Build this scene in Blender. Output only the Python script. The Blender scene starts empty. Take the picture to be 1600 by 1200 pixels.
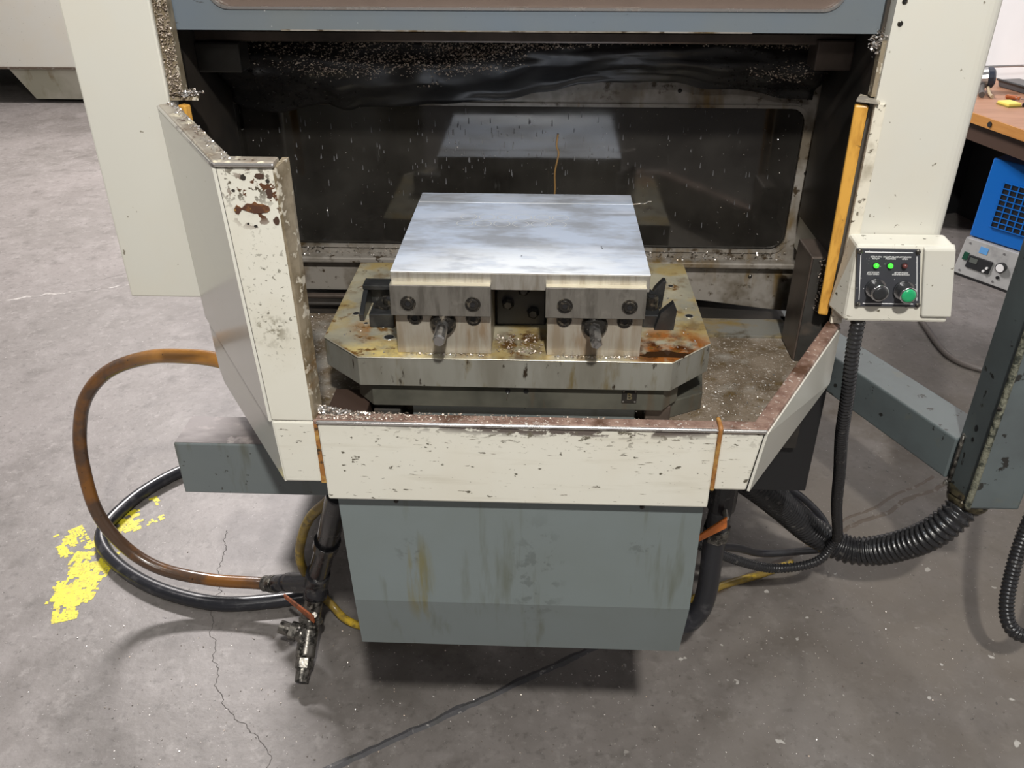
import bpy, bmesh, math, random
from mathutils import Vector, Matrix, noise as mnoise
random.seed(7)
S = bpy.context.scene
COL = S.collection

# ------------------------------------------------------------------ camera
CAM_H = 1.68
PITCH = math.radians(30.56); YAW = math.radians(2.26)
cam_d = bpy.data.cameras.new('camera'); cam = bpy.data.objects.new('camera', cam_d); COL.objects.link(cam)
cam.location = (0, 0, CAM_H)
fw = Vector((-math.sin(YAW)*math.cos(PITCH), math.cos(YAW)*math.cos(PITCH), -math.sin(PITCH)))
cam.rotation_euler = fw.to_track_quat('-Z', 'Y').to_euler()
cam_d.sensor_width = 36; cam_d.lens = 1338/1600*36; cam_d.clip_start = 0.02
S.camera = cam

# ------------------------------------------------------------------ world, lamps, exposure
w = bpy.data.worlds.new('world'); S.world = w; w.use_nodes = True
w.node_tree.nodes['Background'].inputs[0].default_value = (0.9, 0.95, 1, 1)
w.node_tree.nodes['Background'].inputs[1].default_value = 0.15
def lamp(name, loc, target, sx, sy, power, color):
    d = bpy.data.lights.new(name, 'AREA'); d.shape = 'RECTANGLE'; d.size = sx; d.size_y = sy
    d.energy = power; d.color = color
    o = bpy.data.objects.new(name, d); COL.objects.link(o); o.location = loc
    o.rotation_euler = (Vector(target)-Vector(loc)).to_track_quat('-Z', 'Y').to_euler()
lamp('hall_lamp', (0.22, -0.85, 3.4), (0, 1.2, 0.8), 0.13, 0.13, 120, (1, 0.965, 0.90))
lamp('hall_lamp', (-2.3, 6.0, 4.7), (-2.0, 3.6, 0), 1.3, 0.35, 560, (1, 0.94, 0.925))
lamp('hall_lamp', (-3.9, 1.2, 4.7), (-2.6, 1.6, 0), 1.3, 0.35, 35, (1, 0.94, 0.925))
lamp('hall_lamp', (-3.6, 8.5, 4.7), (-3.6, 7.6, 0), 1.3, 0.35, 120, (1, 0.95, 0.92))
lamp('hall_lamp', (0.1, 0.45, 4.7), (0, 1.1, 0), 1.3, 0.35, 38, (0.88, 0.94, 1))
lamp('hall_lamp', (2.0, 4.4, 4.7), (2.3, 4.4, 0), 1.0, 0.35, 40, (1, 0.95, 0.88))
lamp('hall_lamp', (-0.6, -5.4, 4.7), (0, 0, 0.6), 1.3, 0.35, 60, (1, 0.96, 0.92))  # unseen lamp added far in front as frontal fill
S.view_settings.view_transform = 'Standard'; S.view_settings.look = 'None'
S.view_settings.gamma = 1; S.view_settings.use_curve_mapping = False
S.view_settings.exposure = -0.05

# ------------------------------------------------------------------ material helper
def mat(name, base, rough=0.5, metal=0.0, layers=(), bump=None, spec=None, ior=None, emit=None, coat=0, trans=0):
    """layers: dicts c colour, s scale (float or xyz), lo/hi noise thresholds, det, [at, rad] region, [r] roughness, [kind]"""
    m = bpy.data.materials.new(name); m.use_nodes = True
    nt = m.node_tree; N = nt.nodes; L = nt.links
    b = N['Principled BSDF']
    b.inputs['Base Color'].default_value = (*base, 1); b.inputs['Roughness'].default_value = rough
    b.inputs['Metallic'].default_value = metal
    if spec is not None: b.inputs['Specular IOR Level'].default_value = spec
    if ior: b.inputs['IOR'].default_value = ior
    if coat: b.inputs['Coat Weight'].default_value = coat; b.inputs['Coat Roughness'].default_value = 0.08
    if trans: b.inputs['Transmission Weight'].default_value = trans
    if emit: b.inputs['Emission Color'].default_value = (*emit[0], 1); b.inputs['Emission Strength'].default_value = emit[1]
    tc = N.new('ShaderNodeTexCoord'); P = tc.outputs['Object']
    def val(sock, v):
        if hasattr(v, 'links'): L.new(v, sock)
        else: sock.default_value = v
    def math2(op, a, c=None, clamp=False):
        n = N.new('ShaderNodeMath'); n.operation = op; n.use_clamp = clamp; val(n.inputs[0], a)
        if c is not None: val(n.inputs[1], c)
        return n.outputs[0]
    def noise(s, det, seed=0, rot=0):
        mp = N.new('ShaderNodeMapping'); L.new(P, mp.inputs[0])
        mp.inputs['Location'].default_value = (seed*3.1, seed*1.7, seed*2.3)
        mp.inputs['Rotation'].default_value = (0, 0, rot)
        mp.inputs['Scale'].default_value = (s, s, s) if isinstance(s, (int, float)) else s
        n = N.new('ShaderNodeTexNoise'); n.inputs['Scale'].default_value = 1; n.inputs['Detail'].default_value = det
        n.inputs['Roughness'].default_value = 0.6
        L.new(mp.outputs[0], n.inputs['Vector']); return n.outputs['Fac']
    col = None; ro = rough
    for i, y in enumerate(layers):
        f = noise(y.get('s', 10), y.get('det', 4), y.get('seed', i+1), y.get('rot', 0))
        mr = N.new('ShaderNodeMapRange'); L.new(f, mr.inputs[0])
        mr.inputs[1].default_value = y['lo']; mr.inputs[2].default_value = y['hi']
        k = mr.outputs[0]
        if 'at' in y:
            sb = N.new('ShaderNodeVectorMath'); sb.operation = 'SUBTRACT'; L.new(P, sb.inputs[0]); sb.inputs[1].default_value = y['at']
            dv = N.new('ShaderNodeVectorMath'); dv.operation = 'DIVIDE'; L.new(sb.outputs[0], dv.inputs[0]); dv.inputs[1].default_value = y['rad']
            ln = N.new('ShaderNodeVectorMath'); ln.operation = 'LENGTH'; L.new(dv.outputs[0], ln.inputs[0])
            m2 = N.new('ShaderNodeMapRange'); L.new(ln.outputs['Value'], m2.inputs[0])
            m2.inputs[1].default_value = 1.0; m2.inputs[2].default_value = y.get('soft', 0.5); m2.inputs[3].default_value = 0; m2.inputs[4].default_value = 1
            k = math2('MULTIPLY', k, m2.outputs[0])
        k = math2('MULTIPLY', k, y.get('a', 1.0), True)
        mx = N.new('ShaderNodeMix'); mx.data_type = 'RGBA'; L.new(k, mx.inputs[0])
        if col is None: mx.inputs[6].default_value = (*base, 1)
        else: L.new(col, mx.inputs[6])
        mx.inputs[7].default_value = (*y['c'], 1); col = mx.outputs[2]
        if 'r' in y:
            mf = N.new('ShaderNodeMix'); L.new(k, mf.inputs[0]); val(mf.inputs[2], ro); mf.inputs[3].default_value = y['r']; ro = mf.outputs[0]
        if 'm' in y:
            mf = N.new('ShaderNodeMix'); L.new(k, mf.inputs[0]); mf.inputs[2].default_value = metal; mf.inputs[3].default_value = y['m']
            L.new(mf.outputs[0], b.inputs['Metallic'])
    if col is not None: L.new(col, b.inputs['Base Color'])
    if hasattr(ro, 'links'): L.new(ro, b.inputs['Roughness'])
    if bump:
        f = noise(bump[0], bump[2] if len(bump) > 2 else 4, 9)
        bn = N.new('ShaderNodeBump'); bn.inputs['Strength'].default_value = bump[1]; bn.inputs['Distance'].default_value = bump[3] if len(bump) > 3 else 0.002
        L.new(f, bn.inputs['Height']); L.new(bn.outputs[0], b.inputs['Normal'])
    return m

RUST = (0.16, 0.055, 0.015); DIRT = (0.10, 0.08, 0.055); BLK = (0.012, 0.011, 0.010)
CREAM = (0.57, 0.56, 0.505)
M = {}
M['cream'] = mat('cream_paint', CREAM, 0.32, layers=[
    dict(c=(0.58, 0.54, 0.45), s=5, lo=0.45, hi=0.75, a=0.5), dict(c=(0.22, 0.2, 0.16), s=70, lo=0.73, hi=0.76, det=2)])
M['cream_gloss'] = mat('cream_gloss_paint', CREAM, 0.16, layers=[
    dict(c=(0.58, 0.54, 0.45), s=4, lo=0.45, hi=0.8, a=0.4), dict(c=(0.25, 0.22, 0.18), s=60, lo=0.75, hi=0.78, det=2)])
M['cream_worn'] = mat('cream_scratched_paint', (0.63, 0.615, 0.545), 0.36, layers=[
    dict(c=(0.55, 0.50, 0.40), s=7, lo=0.5, hi=0.8, a=0.4),
    dict(c=(0.10, 0.09, 0.065), s=(60, 90, 120), lo=0.655, hi=0.68, det=4, rot=0.3), dict(c=(0.16, 0.14, 0.10), s=(30, 90, 260), lo=0.66, hi=0.69, det=5, rot=0.9), dict(c=(0.48, 0.45, 0.37), s=(6, 20, 60), lo=0.56, hi=0.72, det=5, a=0.5),
    dict(c=(0.11, 0.09, 0.08), s=(38, 60, 90), lo=0.47, hi=0.50, det=8, at=(0.05, 1.0, 1.023), rad=(0.32, 0.2, 0.021), soft=0.6),
    dict(c=(0.13, 0.115, 0.085), s=(70, 90, 130), lo=0.575, hi=0.60, det=6, at=(0.05, 1.0, 1.012), rad=(0.36, 0.2, 0.034), soft=0.2),
    ], bump=(30, 0.1))
M['cream_column'] = mat('cream_column_paint', (0.62, 0.605, 0.535), 0.36, layers=[
    dict(c=(0.50, 0.46, 0.36), s=9, lo=0.45, hi=0.75, a=0.4),
    dict(c=(0.07, 0.055, 0.035), s=120, lo=0.56, hi=0.60, det=5, at=(-0.36, 1.0, 1.365), rad=(0.06, 0.2, 0.045), soft=0.3),
    dict(c=(0.09, 0.04, 0.02), s=60, lo=0.56, hi=0.575, det=3, at=(-0.35, 1.0, 1.345), rad=(0.05, 0.2, 0.05), soft=0.5),
    dict(c=(0.13, 0.12, 0.09), s=160, lo=0.60, hi=0.64, det=4, at=(-0.345, 1.0, 1.21), rad=(0.06, 0.2, 0.12), soft=0.2),
    dict(c=(0.17, 0.15, 0.10), s=60, lo=0.52, hi=0.62, det=4, at=(-0.36, 1.0, 1.165), rad=(0.03, 0.2, 0.03), soft=0.2)], bump=(40, 0.1))
M['column_dirty'] = mat('dirty_worn_edge', (0.24, 0.20, 0.14), 0.45, layers=[
    dict(c=(0.12, 0.09, 0.05), s=30, lo=0.42, hi=0.62), dict(c=(0.5, 0.46, 0.38), s=60, lo=0.58, hi=0.64, det=3),
    dict(c=(0.16, 0.09, 0.03), s=(20, 20, 60), lo=0.5, hi=0.7, at=(-0.32, 1.01, 1.06), rad=(0.1, 0.1, 0.1))], bump=(90, 0.3))
M['rim'] = mat('worn_steel_rim', (0.44, 0.40, 0.34), 0.36, 0.4, layers=[
    dict(c=(0.27, 0.22, 0.17), s=18, lo=0.42, hi=0.6, r=0.5, m=0.3), dict(c=(0.60, 0.55, 0.42), s=40, lo=0.56, hi=0.62, r=0.5, m=0.0), dict(c=(0.10, 0.06, 0.04), s=70, lo=0.62, hi=0.68, r=0.6)])
M['sill'] = mat('rusty_steel_sill', (0.34, 0.23, 0.185), 0.42, 0.35, layers=[
    dict(c=(0.19, 0.11, 0.085), s=30, lo=0.42, hi=0.62, r=0.55), dict(c=(0.62, 0.55, 0.5), s=160, lo=0.62, hi=0.68, det=2, r=0.3), dict(c=(0.10, 0.05, 0.03), s=14, lo=0.58, hi=0.7)], bump=(200, 0.4))
M['lip'] = mat('bright_steel_lip', (0.72, 0.70, 0.68), 0.22, 0.9, layers=[dict(c=(0.28, 0.25, 0.23), s=25, lo=0.55, hi=0.66, r=0.5)])
M['rustdark'] = mat('dark_bare_rust', (0.055, 0.028, 0.018), 0.6, layers=[dict(c=(0.12, 0.06, 0.02), s=120, lo=0.55, hi=0.65)])
M['seam'] = mat('rusty_seam', (0.28, 0.12, 0.03), 0.55, layers=[dict(c=(0.45, 0.28, 0.08), s=40, lo=0.45, hi=0.6), dict(c=(0.05, 0.03, 0.015), s=50, lo=0.58, hi=0.66)], bump=(150, 0.4))
GREY = (0.135, 0.155, 0.16)
M['grey'] = mat('grey_machine_paint', GREY, 0.33, layers=[
    dict(c=(0.16, 0.18, 0.175), s=4, lo=0.4, hi=0.7, a=0.6), dict(c=(0.10, 0.105, 0.085), s=(35, 10, 5), lo=0.56, hi=0.72, a=0.8), dict(c=(0.05, 0.05, 0.045), s=70, lo=0.70, hi=0.73, det=2)])
M['pedestal'] = mat('stained_grey_paint', (0.165, 0.195, 0.20), 0.30, layers=[
    dict(c=(0.14, 0.16, 0.15), s=3, lo=0.4, hi=0.7, a=0.6), dict(c=(0.10, 0.11, 0.085), s=(28, 10, 3.5), lo=0.57, hi=0.70, a=0.7),
    dict(c=(0.15, 0.13, 0.04), s=(50, 10, 6), lo=0.48, hi=0.62, at=(-0.19, 1.03, 0.70), rad=(0.03, 0.2, 0.11), a=0.7),
    dict(c=(0.05, 0.055, 0.05), s=50, lo=0.55, hi=0.62, at=(-0.2, 1.02, 0.77), rad=(0.03, 0.2, 0.03), a=0.35),
    dict(c=(0.05, 0.055, 0.05), s=50, lo=0.55, hi=0.62, at=(0.0, 1.02, 0.72), rad=(0.05, 0.2, 0.14), a=0.35),
    dict(c=(0.05, 0.055, 0.05), s=70, lo=0.56, hi=0.62, at=(0.16, 1.02, 0.79), rad=(0.03, 0.2, 0.02), a=0.35)])
M['door_grey'] = mat('blue_grey_door_paint', (0.118, 0.143, 0.170), 0.32, layers=[
    dict(c=(0.135, 0.15, 0.155), s=3, lo=0.4, hi=0.7), dict(c=(0.05, 0.05, 0.05), s=(30, 30, 90), lo=0.68, hi=0.72), dict(c=(0.5, 0.5, 0.48), s=130, lo=0.74, hi=0.77, det=2)])
M['post_grey'] = mat('weathered_grey_paint', (0.125, 0.15, 0.155), 0.35, layers=[
    dict(c=(0.10, 0.115, 0.12), s=6, lo=0.4, hi=0.7), dict(c=(0.03, 0.03, 0.028), s=30, lo=0.64, hi=0.67, det=3), dict(c=(0.16, 0.16, 0.12), s=18, lo=0.6, hi=0.75, a=0.5)])
M['weld'] = mat('dirty_weld_bead', (0.20, 0.20, 0.15), 0.5, layers=[dict(c=(0.04, 0.045, 0.035), s=60, lo=0.48, hi=0.62)], bump=(90, 0.8, 3, 0.006))
M['arm_top'] = M['post_grey']
M['dark'] = mat('dark_oily_steel', (0.022, 0.020, 0.018), 0.4, layers=[dict(c=(0.05, 0.04, 0.032), s=8, lo=0.45, hi=0.7)], bump=(30, 0.1))
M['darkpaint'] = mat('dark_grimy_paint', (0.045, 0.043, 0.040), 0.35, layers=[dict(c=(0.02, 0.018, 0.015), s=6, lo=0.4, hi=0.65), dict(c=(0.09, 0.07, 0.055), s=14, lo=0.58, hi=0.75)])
M['brownsteel'] = mat('brown_filmed_steel', (0.11, 0.085, 0.07), 0.35, 0.4, layers=[dict(c=(0.05, 0.04, 0.035), s=9, lo=0.42, hi=0.66)])
M['frame'] = mat('grimy_grey_frame', (0.26, 0.24, 0.215), 0.38, 0.2, layers=[
    dict(c=(0.12, 0.10, 0.075), s=12, lo=0.44, hi=0.62), dict(c=(0.05, 0.035, 0.02), s=45, lo=0.58, hi=0.66, det=5), dict(c=(0.14, 0.09, 0.03), s=(22, 8, 5), lo=0.56, hi=0.7)])
M['pane'] = mat('dark_coolant_streaked_pane', (0.010, 0.009, 0.008), 0.05, ior=1.75, layers=[
    dict(c=(0.06, 0.06, 0.058), s=(60, 10, 14), lo=0.66, hi=0.76, r=0.35, a=0.7), dict(c=(0.25, 0.25, 0.25), s=150, lo=0.76, hi=0.79, det=2, r=0.5), dict(c=(0.03, 0.028, 0.025), s=5, lo=0.4, hi=0.7, r=0.12)])
M['doorglass'] = mat('brown_tinted_door_glass', (0.12, 0.09, 0.075), 0.1, ior=1.6)
M['rubber'] = mat('black_rubber_sheet', (0.010, 0.010, 0.011), 0.42, layers=[dict(c=(0.024, 0.023, 0.022), s=12, lo=0.45, hi=0.7, r=0.6)], bump=(14, 0.2, 3, 0.008))
M['amber'] = mat('amber_polyurethane', (0.62, 0.33, 0.06), 0.38, layers=[dict(c=(0.35, 0.16, 0.025), s=(40, 40, 12), lo=0.5, hi=0.7), dict(c=(0.08, 0.05, 0.02), s=55, lo=0.66, hi=0.72)])
M['pallet_top'] = mat('stained_pallet_steel', (0.44, 0.40, 0.29), 0.36, 0.3, layers=[
    dict(c=(0.27, 0.255, 0.20), s=9, lo=0.4, hi=0.62), dict(c=(0.40, 0.29, 0.10), s=16, lo=0.46, hi=0.62, m=0.1, a=0.8), dict(c=(0.16, 0.10, 0.04), s=22, lo=0.54, hi=0.66, m=0.1, a=0.7),
    dict(c=(0.66, 0.52, 0.20), s=26, lo=0.44, hi=0.60, at=(-0.24, 1.135, 1.06), rad=(0.09, 0.045, 0.05), soft=0.4, m=0.1),
    dict(c=(0.30, 0.13, 0.02), s=30, lo=0.46, hi=0.60, at=(-0.25, 1.23, 1.06), rad=(0.07, 0.08, 0.05), soft=0.3, m=0.1),
    dict(c=(0.30, 0.10, 0.018), s=24, lo=0.36, hi=0.52, at=(0.20, 1.165, 1.06), rad=(0.085, 0.085, 0.05), soft=0.55, m=0.0),
    dict(c=(0.07, 0.022, 0.006), s=38, lo=0.45, hi=0.6, at=(0.19, 1.16, 1.06), rad=(0.07, 0.07, 0.05), soft=0.4, m=0.0, r=0.15),
    dict(c=(0.10, 0.05, 0.015), s=30, lo=0.45, hi=0.58, at=(-0.03, 1.17, 1.06), rad=(0.05, 0.07, 0.05), soft=0.5, m=0.0),
    dict(c=(0.12, 0.06, 0.015), s=45, lo=0.60, hi=0.68, m=0.0)], bump=(60, 0.08))
M['pallet_side'] = mat('grey_pallet_steel', (0.26, 0.255, 0.225), 0.38, 0.25, layers=[
    dict(c=(0.19, 0.18, 0.15), s=(18, 18, 5), lo=0.42, hi=0.66), dict(c=(0.14, 0.10, 0.03), s=(40, 40, 9), lo=0.55, hi=0.70), dict(c=(0.03, 0.02, 0.012), s=(80, 80, 30), lo=0.64, hi=0.70)])
M['receiver'] = mat('olive_grey_steel', (0.125, 0.122, 0.10), 0.38, 0.2, layers=[dict(c=(0.06, 0.06, 0.05), s=8, lo=0.4, hi=0.65), dict(c=(0.11, 0.07, 0.04), s=(30, 20, 5), lo=0.6, hi=0.75, a=0.7)])
M['edge_line'] = mat('bright_edge_steel', (0.6, 0.56, 0.45), 0.3, 0.7)
M['jaw'] = mat('machined_jaw_steel', (0.40, 0.37, 0.315), 0.36, 0.45, layers=[
    dict(c=(0.30, 0.25, 0.185), s=(60, 20, 7), lo=0.44, hi=0.66), dict(c=(0.25, 0.16, 0.08), s=(40, 20, 10), lo=0.58, hi=0.72, a=0.7)])
M['jawplate'] = mat('dull_jaw_plate_steel', (0.19, 0.178, 0.158), 0.38, 0.5, layers=[
    dict(c=(0.12, 0.11, 0.096), s=(70, 40, 14), lo=0.44, hi=0.62), dict(c=(0.27, 0.255, 0.225), s=30, lo=0.56, hi=0.7, a=0.6)])
M['alu'] = mat('milled_aluminium_lit_front', (0.58, 0.655, 0.80), 0.42, 0.32, layers=[
    dict(c=(0.38, 0.405, 0.46), s=(9, 20, 10), lo=0.44, hi=0.62, r=0.45), dict(c=(0.66, 0.71, 0.82), s=(9, 24, 10), lo=0.54, hi=0.68, r=0.5, m=0.35, a=0.8), dict(c=(0.90, 0.94, 1.0), s=(12, 30, 10), lo=0.30, hi=0.52, at=(-0.03, 1.15, 1.195), rad=(0.27, 0.11, 0.05), soft=0.25, r=0.5, m=0.25)], bump=((30, 160, 30), 0.05))  # last layer paints the brightly lit band along the front of the top
M['alu_side'] = mat('sawn_aluminium', (0.46, 0.44, 0.40), 0.38, 0.7, layers=[dict(c=(0.33, 0.30, 0.25), s=(80, 40, 14), lo=0.44, hi=0.64)])
M['scribe'] = mat('pale_ring_mark', (0.80, 0.82, 0.84), 0.45, 0.5)
M['bolt'] = mat('dark_oily_bolt', (0.045, 0.042, 0.038), 0.22, 0.7, layers=[dict(c=(0.16, 0.14, 0.11), s=120, lo=0.52, hi=0.64)])
M['black_clamp'] = mat('black_oxide_steel', (0.020, 0.021, 0.022), 0.30, 0.3, layers=[dict(c=(0.045, 0.045, 0.045), s=40, lo=0.5, hi=0.7)])
M['stud'] = mat('bright_stud_steel', (0.42, 0.41, 0.40), 0.25, 0.9, layers=[dict(c=(0.15, 0.14, 0.13), s=90, lo=0.5, hi=0.62)])
M['chip'] = mat('aluminium_chip', (0.72, 0.70, 0.68), 0.28, 0.85, layers=[dict(c=(0.42, 0.34, 0.27), s=200, lo=0.45, hi=0.6, r=0.4)])
M['chip_dull'] = mat('dull_oily_chip', (0.52, 0.44, 0.37), 0.4, 0.35, layers=[dict(c=(0.22, 0.17, 0.13), s=180, lo=0.45, hi=0.6, r=0.4)])
M['chip_tan'] = mat('tan_swarf', (0.72, 0.62, 0.52), 0.5, 0.0, layers=[dict(c=(0.40, 0.31, 0.24), s=200, lo=0.45, hi=0.6)])
M['tubfloor'] = mat('gritty_brown_tub_floor', (0.17, 0.135, 0.10), 0.38, layers=[
    dict(c=(0.09, 0.065, 0.04), s=14, lo=0.42, hi=0.62), dict(c=(0.25, 0.23, 0.20), s=9, lo=0.54, hi=0.72), dict(c=(0.42, 0.38, 0.34), s=220, lo=0.62, hi=0.68, det=2), dict(c=(0.08, 0.05, 0.015), s=26, lo=0.56, hi=0.7)], bump=(220, 0.5))
M['floorplate'] = mat('oily_grey_plate', (0.17, 0.165, 0.145), 0.28, 0.2, layers=[dict(c=(0.20, 0.14, 0.045), s=(12, 20, 10), lo=0.48, hi=0.64), dict(c=(0.06, 0.045, 0.025), s=22, lo=0.52, hi=0.66)])
M['ctrlplate'] = mat('black_control_plate', (0.045, 0.047, 0.055), 0.4, layers=[dict(c=(0.5, 0.5, 0.5), s=330, lo=0.75, hi=0.78, det=1)])
M['white'] = mat('white_print', (0.85, 0.85, 0.85), 0.5)
M['ledgreen'] = mat('lit_green_lamp', (0.05, 0.6, 0.04), 0.25, emit=((0.08, 1, 0.06), 0.75))
M['ledred'] = mat('unlit_red_lamp', (0.11, 0.03, 0.028), 0.25, ior=1.6)
M['greenbtn'] = mat('green_button', (0.02, 0.33, 0.13), 0.18, coat=0.5)
M['blackplastic'] = mat('black_plastic', (0.025, 0.026, 0.028), 0.28)
M['chrome'] = mat('chrome_ring', (0.75, 0.76, 0.78), 0.15, 1.0)
M['hose_brown'] = mat('amber_brown_hose', (0.20, 0.085, 0.022), 0.24, layers=[
    dict(c=(0.085, 0.05, 0.032), s=9, lo=0.42, hi=0.56), dict(c=(0.42, 0.19, 0.035), s=5, lo=0.3, hi=0.5, at=(-0.72, 1.58, 0.77), rad=(0.3, 0.25, 0.14), soft=0.4), dict(c=(0.03, 0.02, 0.015), s=60, lo=0.66, hi=0.7)], coat=0.3)
M['hose_black'] = mat('black_rubber_hose', (0.020, 0.021, 0.026), 0.28, layers=[dict(c=(0.06, 0.06, 0.065), s=30, lo=0.56, hi=0.7)])
M['conduit'] = mat('black_corrugated_conduit', (0.022, 0.022, 0.024), 0.26, layers=[dict(c=(0.09, 0.085, 0.08), s=60, lo=0.60, hi=0.7, r=0.5)])
M['hose_yellow'] = mat('dirty_yellow_hose', (0.50, 0.34, 0.03), 0.35, layers=[dict(c=(0.14, 0.10, 0.03), s=45, lo=0.48, hi=0.6), dict(c=(0.22, 0.15, 0.03), s=10, lo=0.45, hi=0.6)])
M['pipe'] = mat('oily_black_pipe', (0.017, 0.017, 0.020), 0.22, 0.0, layers=[dict(c=(0.06, 0.057, 0.055), s=40, lo=0.56, hi=0.7, r=0.35)], bump=(40, 0.1))
M['fitting'] = mat('dirty_steel_fitting', (0.16, 0.15, 0.135), 0.32, 0.7, layers=[dict(c=(0.03, 0.028, 0.025), s=60, lo=0.46, hi=0.6), dict(c=(0.4, 0.38, 0.33), s=90, lo=0.58, hi=0.66)], bump=(90, 0.3))
M['orange'] = mat('orange_handle', (0.60, 0.17, 0.035), 0.4, layers=[dict(c=(0.2, 0.06, 0.02), s=50, lo=0.56, hi=0.68)])
M['orange_dirty'] = mat('rust_red_handle', (0.30, 0.08, 0.025), 0.45, layers=[dict(c=(0.1, 0.035, 0.015), s=50, lo=0.5, hi=0.64)])
M['wood'] = mat('brown_bench_wood', (0.40, 0.21, 0.13), 0.5, layers=[dict(c=(0.32, 0.16, 0.095), s=(4, 30, 30), lo=0.42, hi=0.66)])
M['woodedge'] = mat('amber_bench_edge', (0.50, 0.235, 0.06), 0.45, layers=[dict(c=(0.42, 0.18, 0.04), s=(5, 5, 60), lo=0.42, hi=0.66)])
M['blue'] = mat('bright_blue_enamel', (0.005, 0.13, 0.50), 0.35)
M['dryer_grey'] = mat('grey_dryer_panel', (0.36, 0.36, 0.355), 0.42, layers=[dict(c=(0.26, 0.26, 0.26), s=14, lo=0.5, hi=0.7)])
M['black'] = mat('matt_black', (0.012, 0.012, 0.013), 0.5)
M['tool_grey'] = mat('brushed_tool_steel', (0.42, 0.42, 0.43), 0.28, 0.85)
M['yellow'] = mat('yellow_plastic', (0.80, 0.68, 0.14), 0.45)
M['wall'] = mat('white_wall_paint', (0.80, 0.80, 0.81), 0.6, layers=[dict(c=(0.74, 0.74, 0.75), s=1.5, lo=0.4, hi=0.7)])
M['paper'] = mat('white_paper', (0.84, 0.84, 0.85), 0.6)
M['wallgrey'] = mat('grey_wall_paint', (0.28, 0.28, 0.28), 0.6)
M['ceiling'] = mat('grey_ceiling', (0.25, 0.25, 0.25), 0.7)
M['concrete'] = mat('stained_concrete', (0.160, 0.147, 0.138), 0.52, layers=[
    dict(c=(0.195, 0.178, 0.170), s=1.1, lo=0.42, hi=0.66), dict(c=(0.105, 0.094, 0.086), s=2.3, lo=0.50, hi=0.74, a=0.75, det=6),
    dict(c=(0.225, 0.208, 0.200), s=6, lo=0.5, hi=0.7, a=0.7, det=8), dict(c=(0.08, 0.072, 0.065), s=9, lo=0.54, hi=0.72, a=0.6, det=8),
    dict(c=(0.26, 0.243, 0.232), s=34, lo=0.54, hi=0.70, a=0.55, det=5), dict(c=(0.085, 0.078, 0.072), s=45, lo=0.56, hi=0.70, a=0.55, det=5),
    dict(c=(0.145, 0.122, 0.098), s=1.6, lo=0.3, hi=0.55, a=0.75, at=(1.3, 1.9, 0), rad=(1.3, 2.0, 1), soft=0.3),
    dict(c=(0.085, 0.066, 0.046), s=5, lo=0.44, hi=0.60, a=0.9, at=(1.25, 2.65, 0), rad=(0.38, 0.5, 1)),
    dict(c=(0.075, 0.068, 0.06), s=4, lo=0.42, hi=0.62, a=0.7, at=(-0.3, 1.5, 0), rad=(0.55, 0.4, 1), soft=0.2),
    dict(c=(0.46, 0.44, 0.41), s=26, lo=0.69, hi=0.72, det=2, at=(0.8, 1.5, 0), rad=(0.9, 0.7, 1)),
    dict(c=(0.06, 0.055, 0.05), s=70, lo=0.69, hi=0.74, det=3), dict(c=(0.42, 0.40, 0.385), s=130, lo=0.715, hi=0.75, det=2)],
    bump=(9, 0.2, 8, 0.02))
M['yellowpaint'] = mat('yellow_floor_paint', (0.62, 0.54, 0.03), 0.5, layers=[dict(c=(0.45, 0.38, 0.05), s=60, lo=0.55, hi=0.65)])
M['crack'] = mat('dark_crack', (0.07, 0.064, 0.06), 0.8)
M['caulk'] = mat('grey_joint_sealant', (0.075, 0.074, 0.08), 0.45, layers=[dict(c=(0.30, 0.29, 0.28), s=90, lo=0.62, hi=0.70), dict(c=(0.07, 0.07, 0.07), s=30, lo=0.54, hi=0.66)], bump=(80, 0.4))
M['seam_brown'] = mat('brown_joint', (0.10, 0.075, 0.055), 0.5, layers=[dict(c=(0.2, 0.18, 0.16), s=40, lo=0.56, hi=0.66)])

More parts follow.
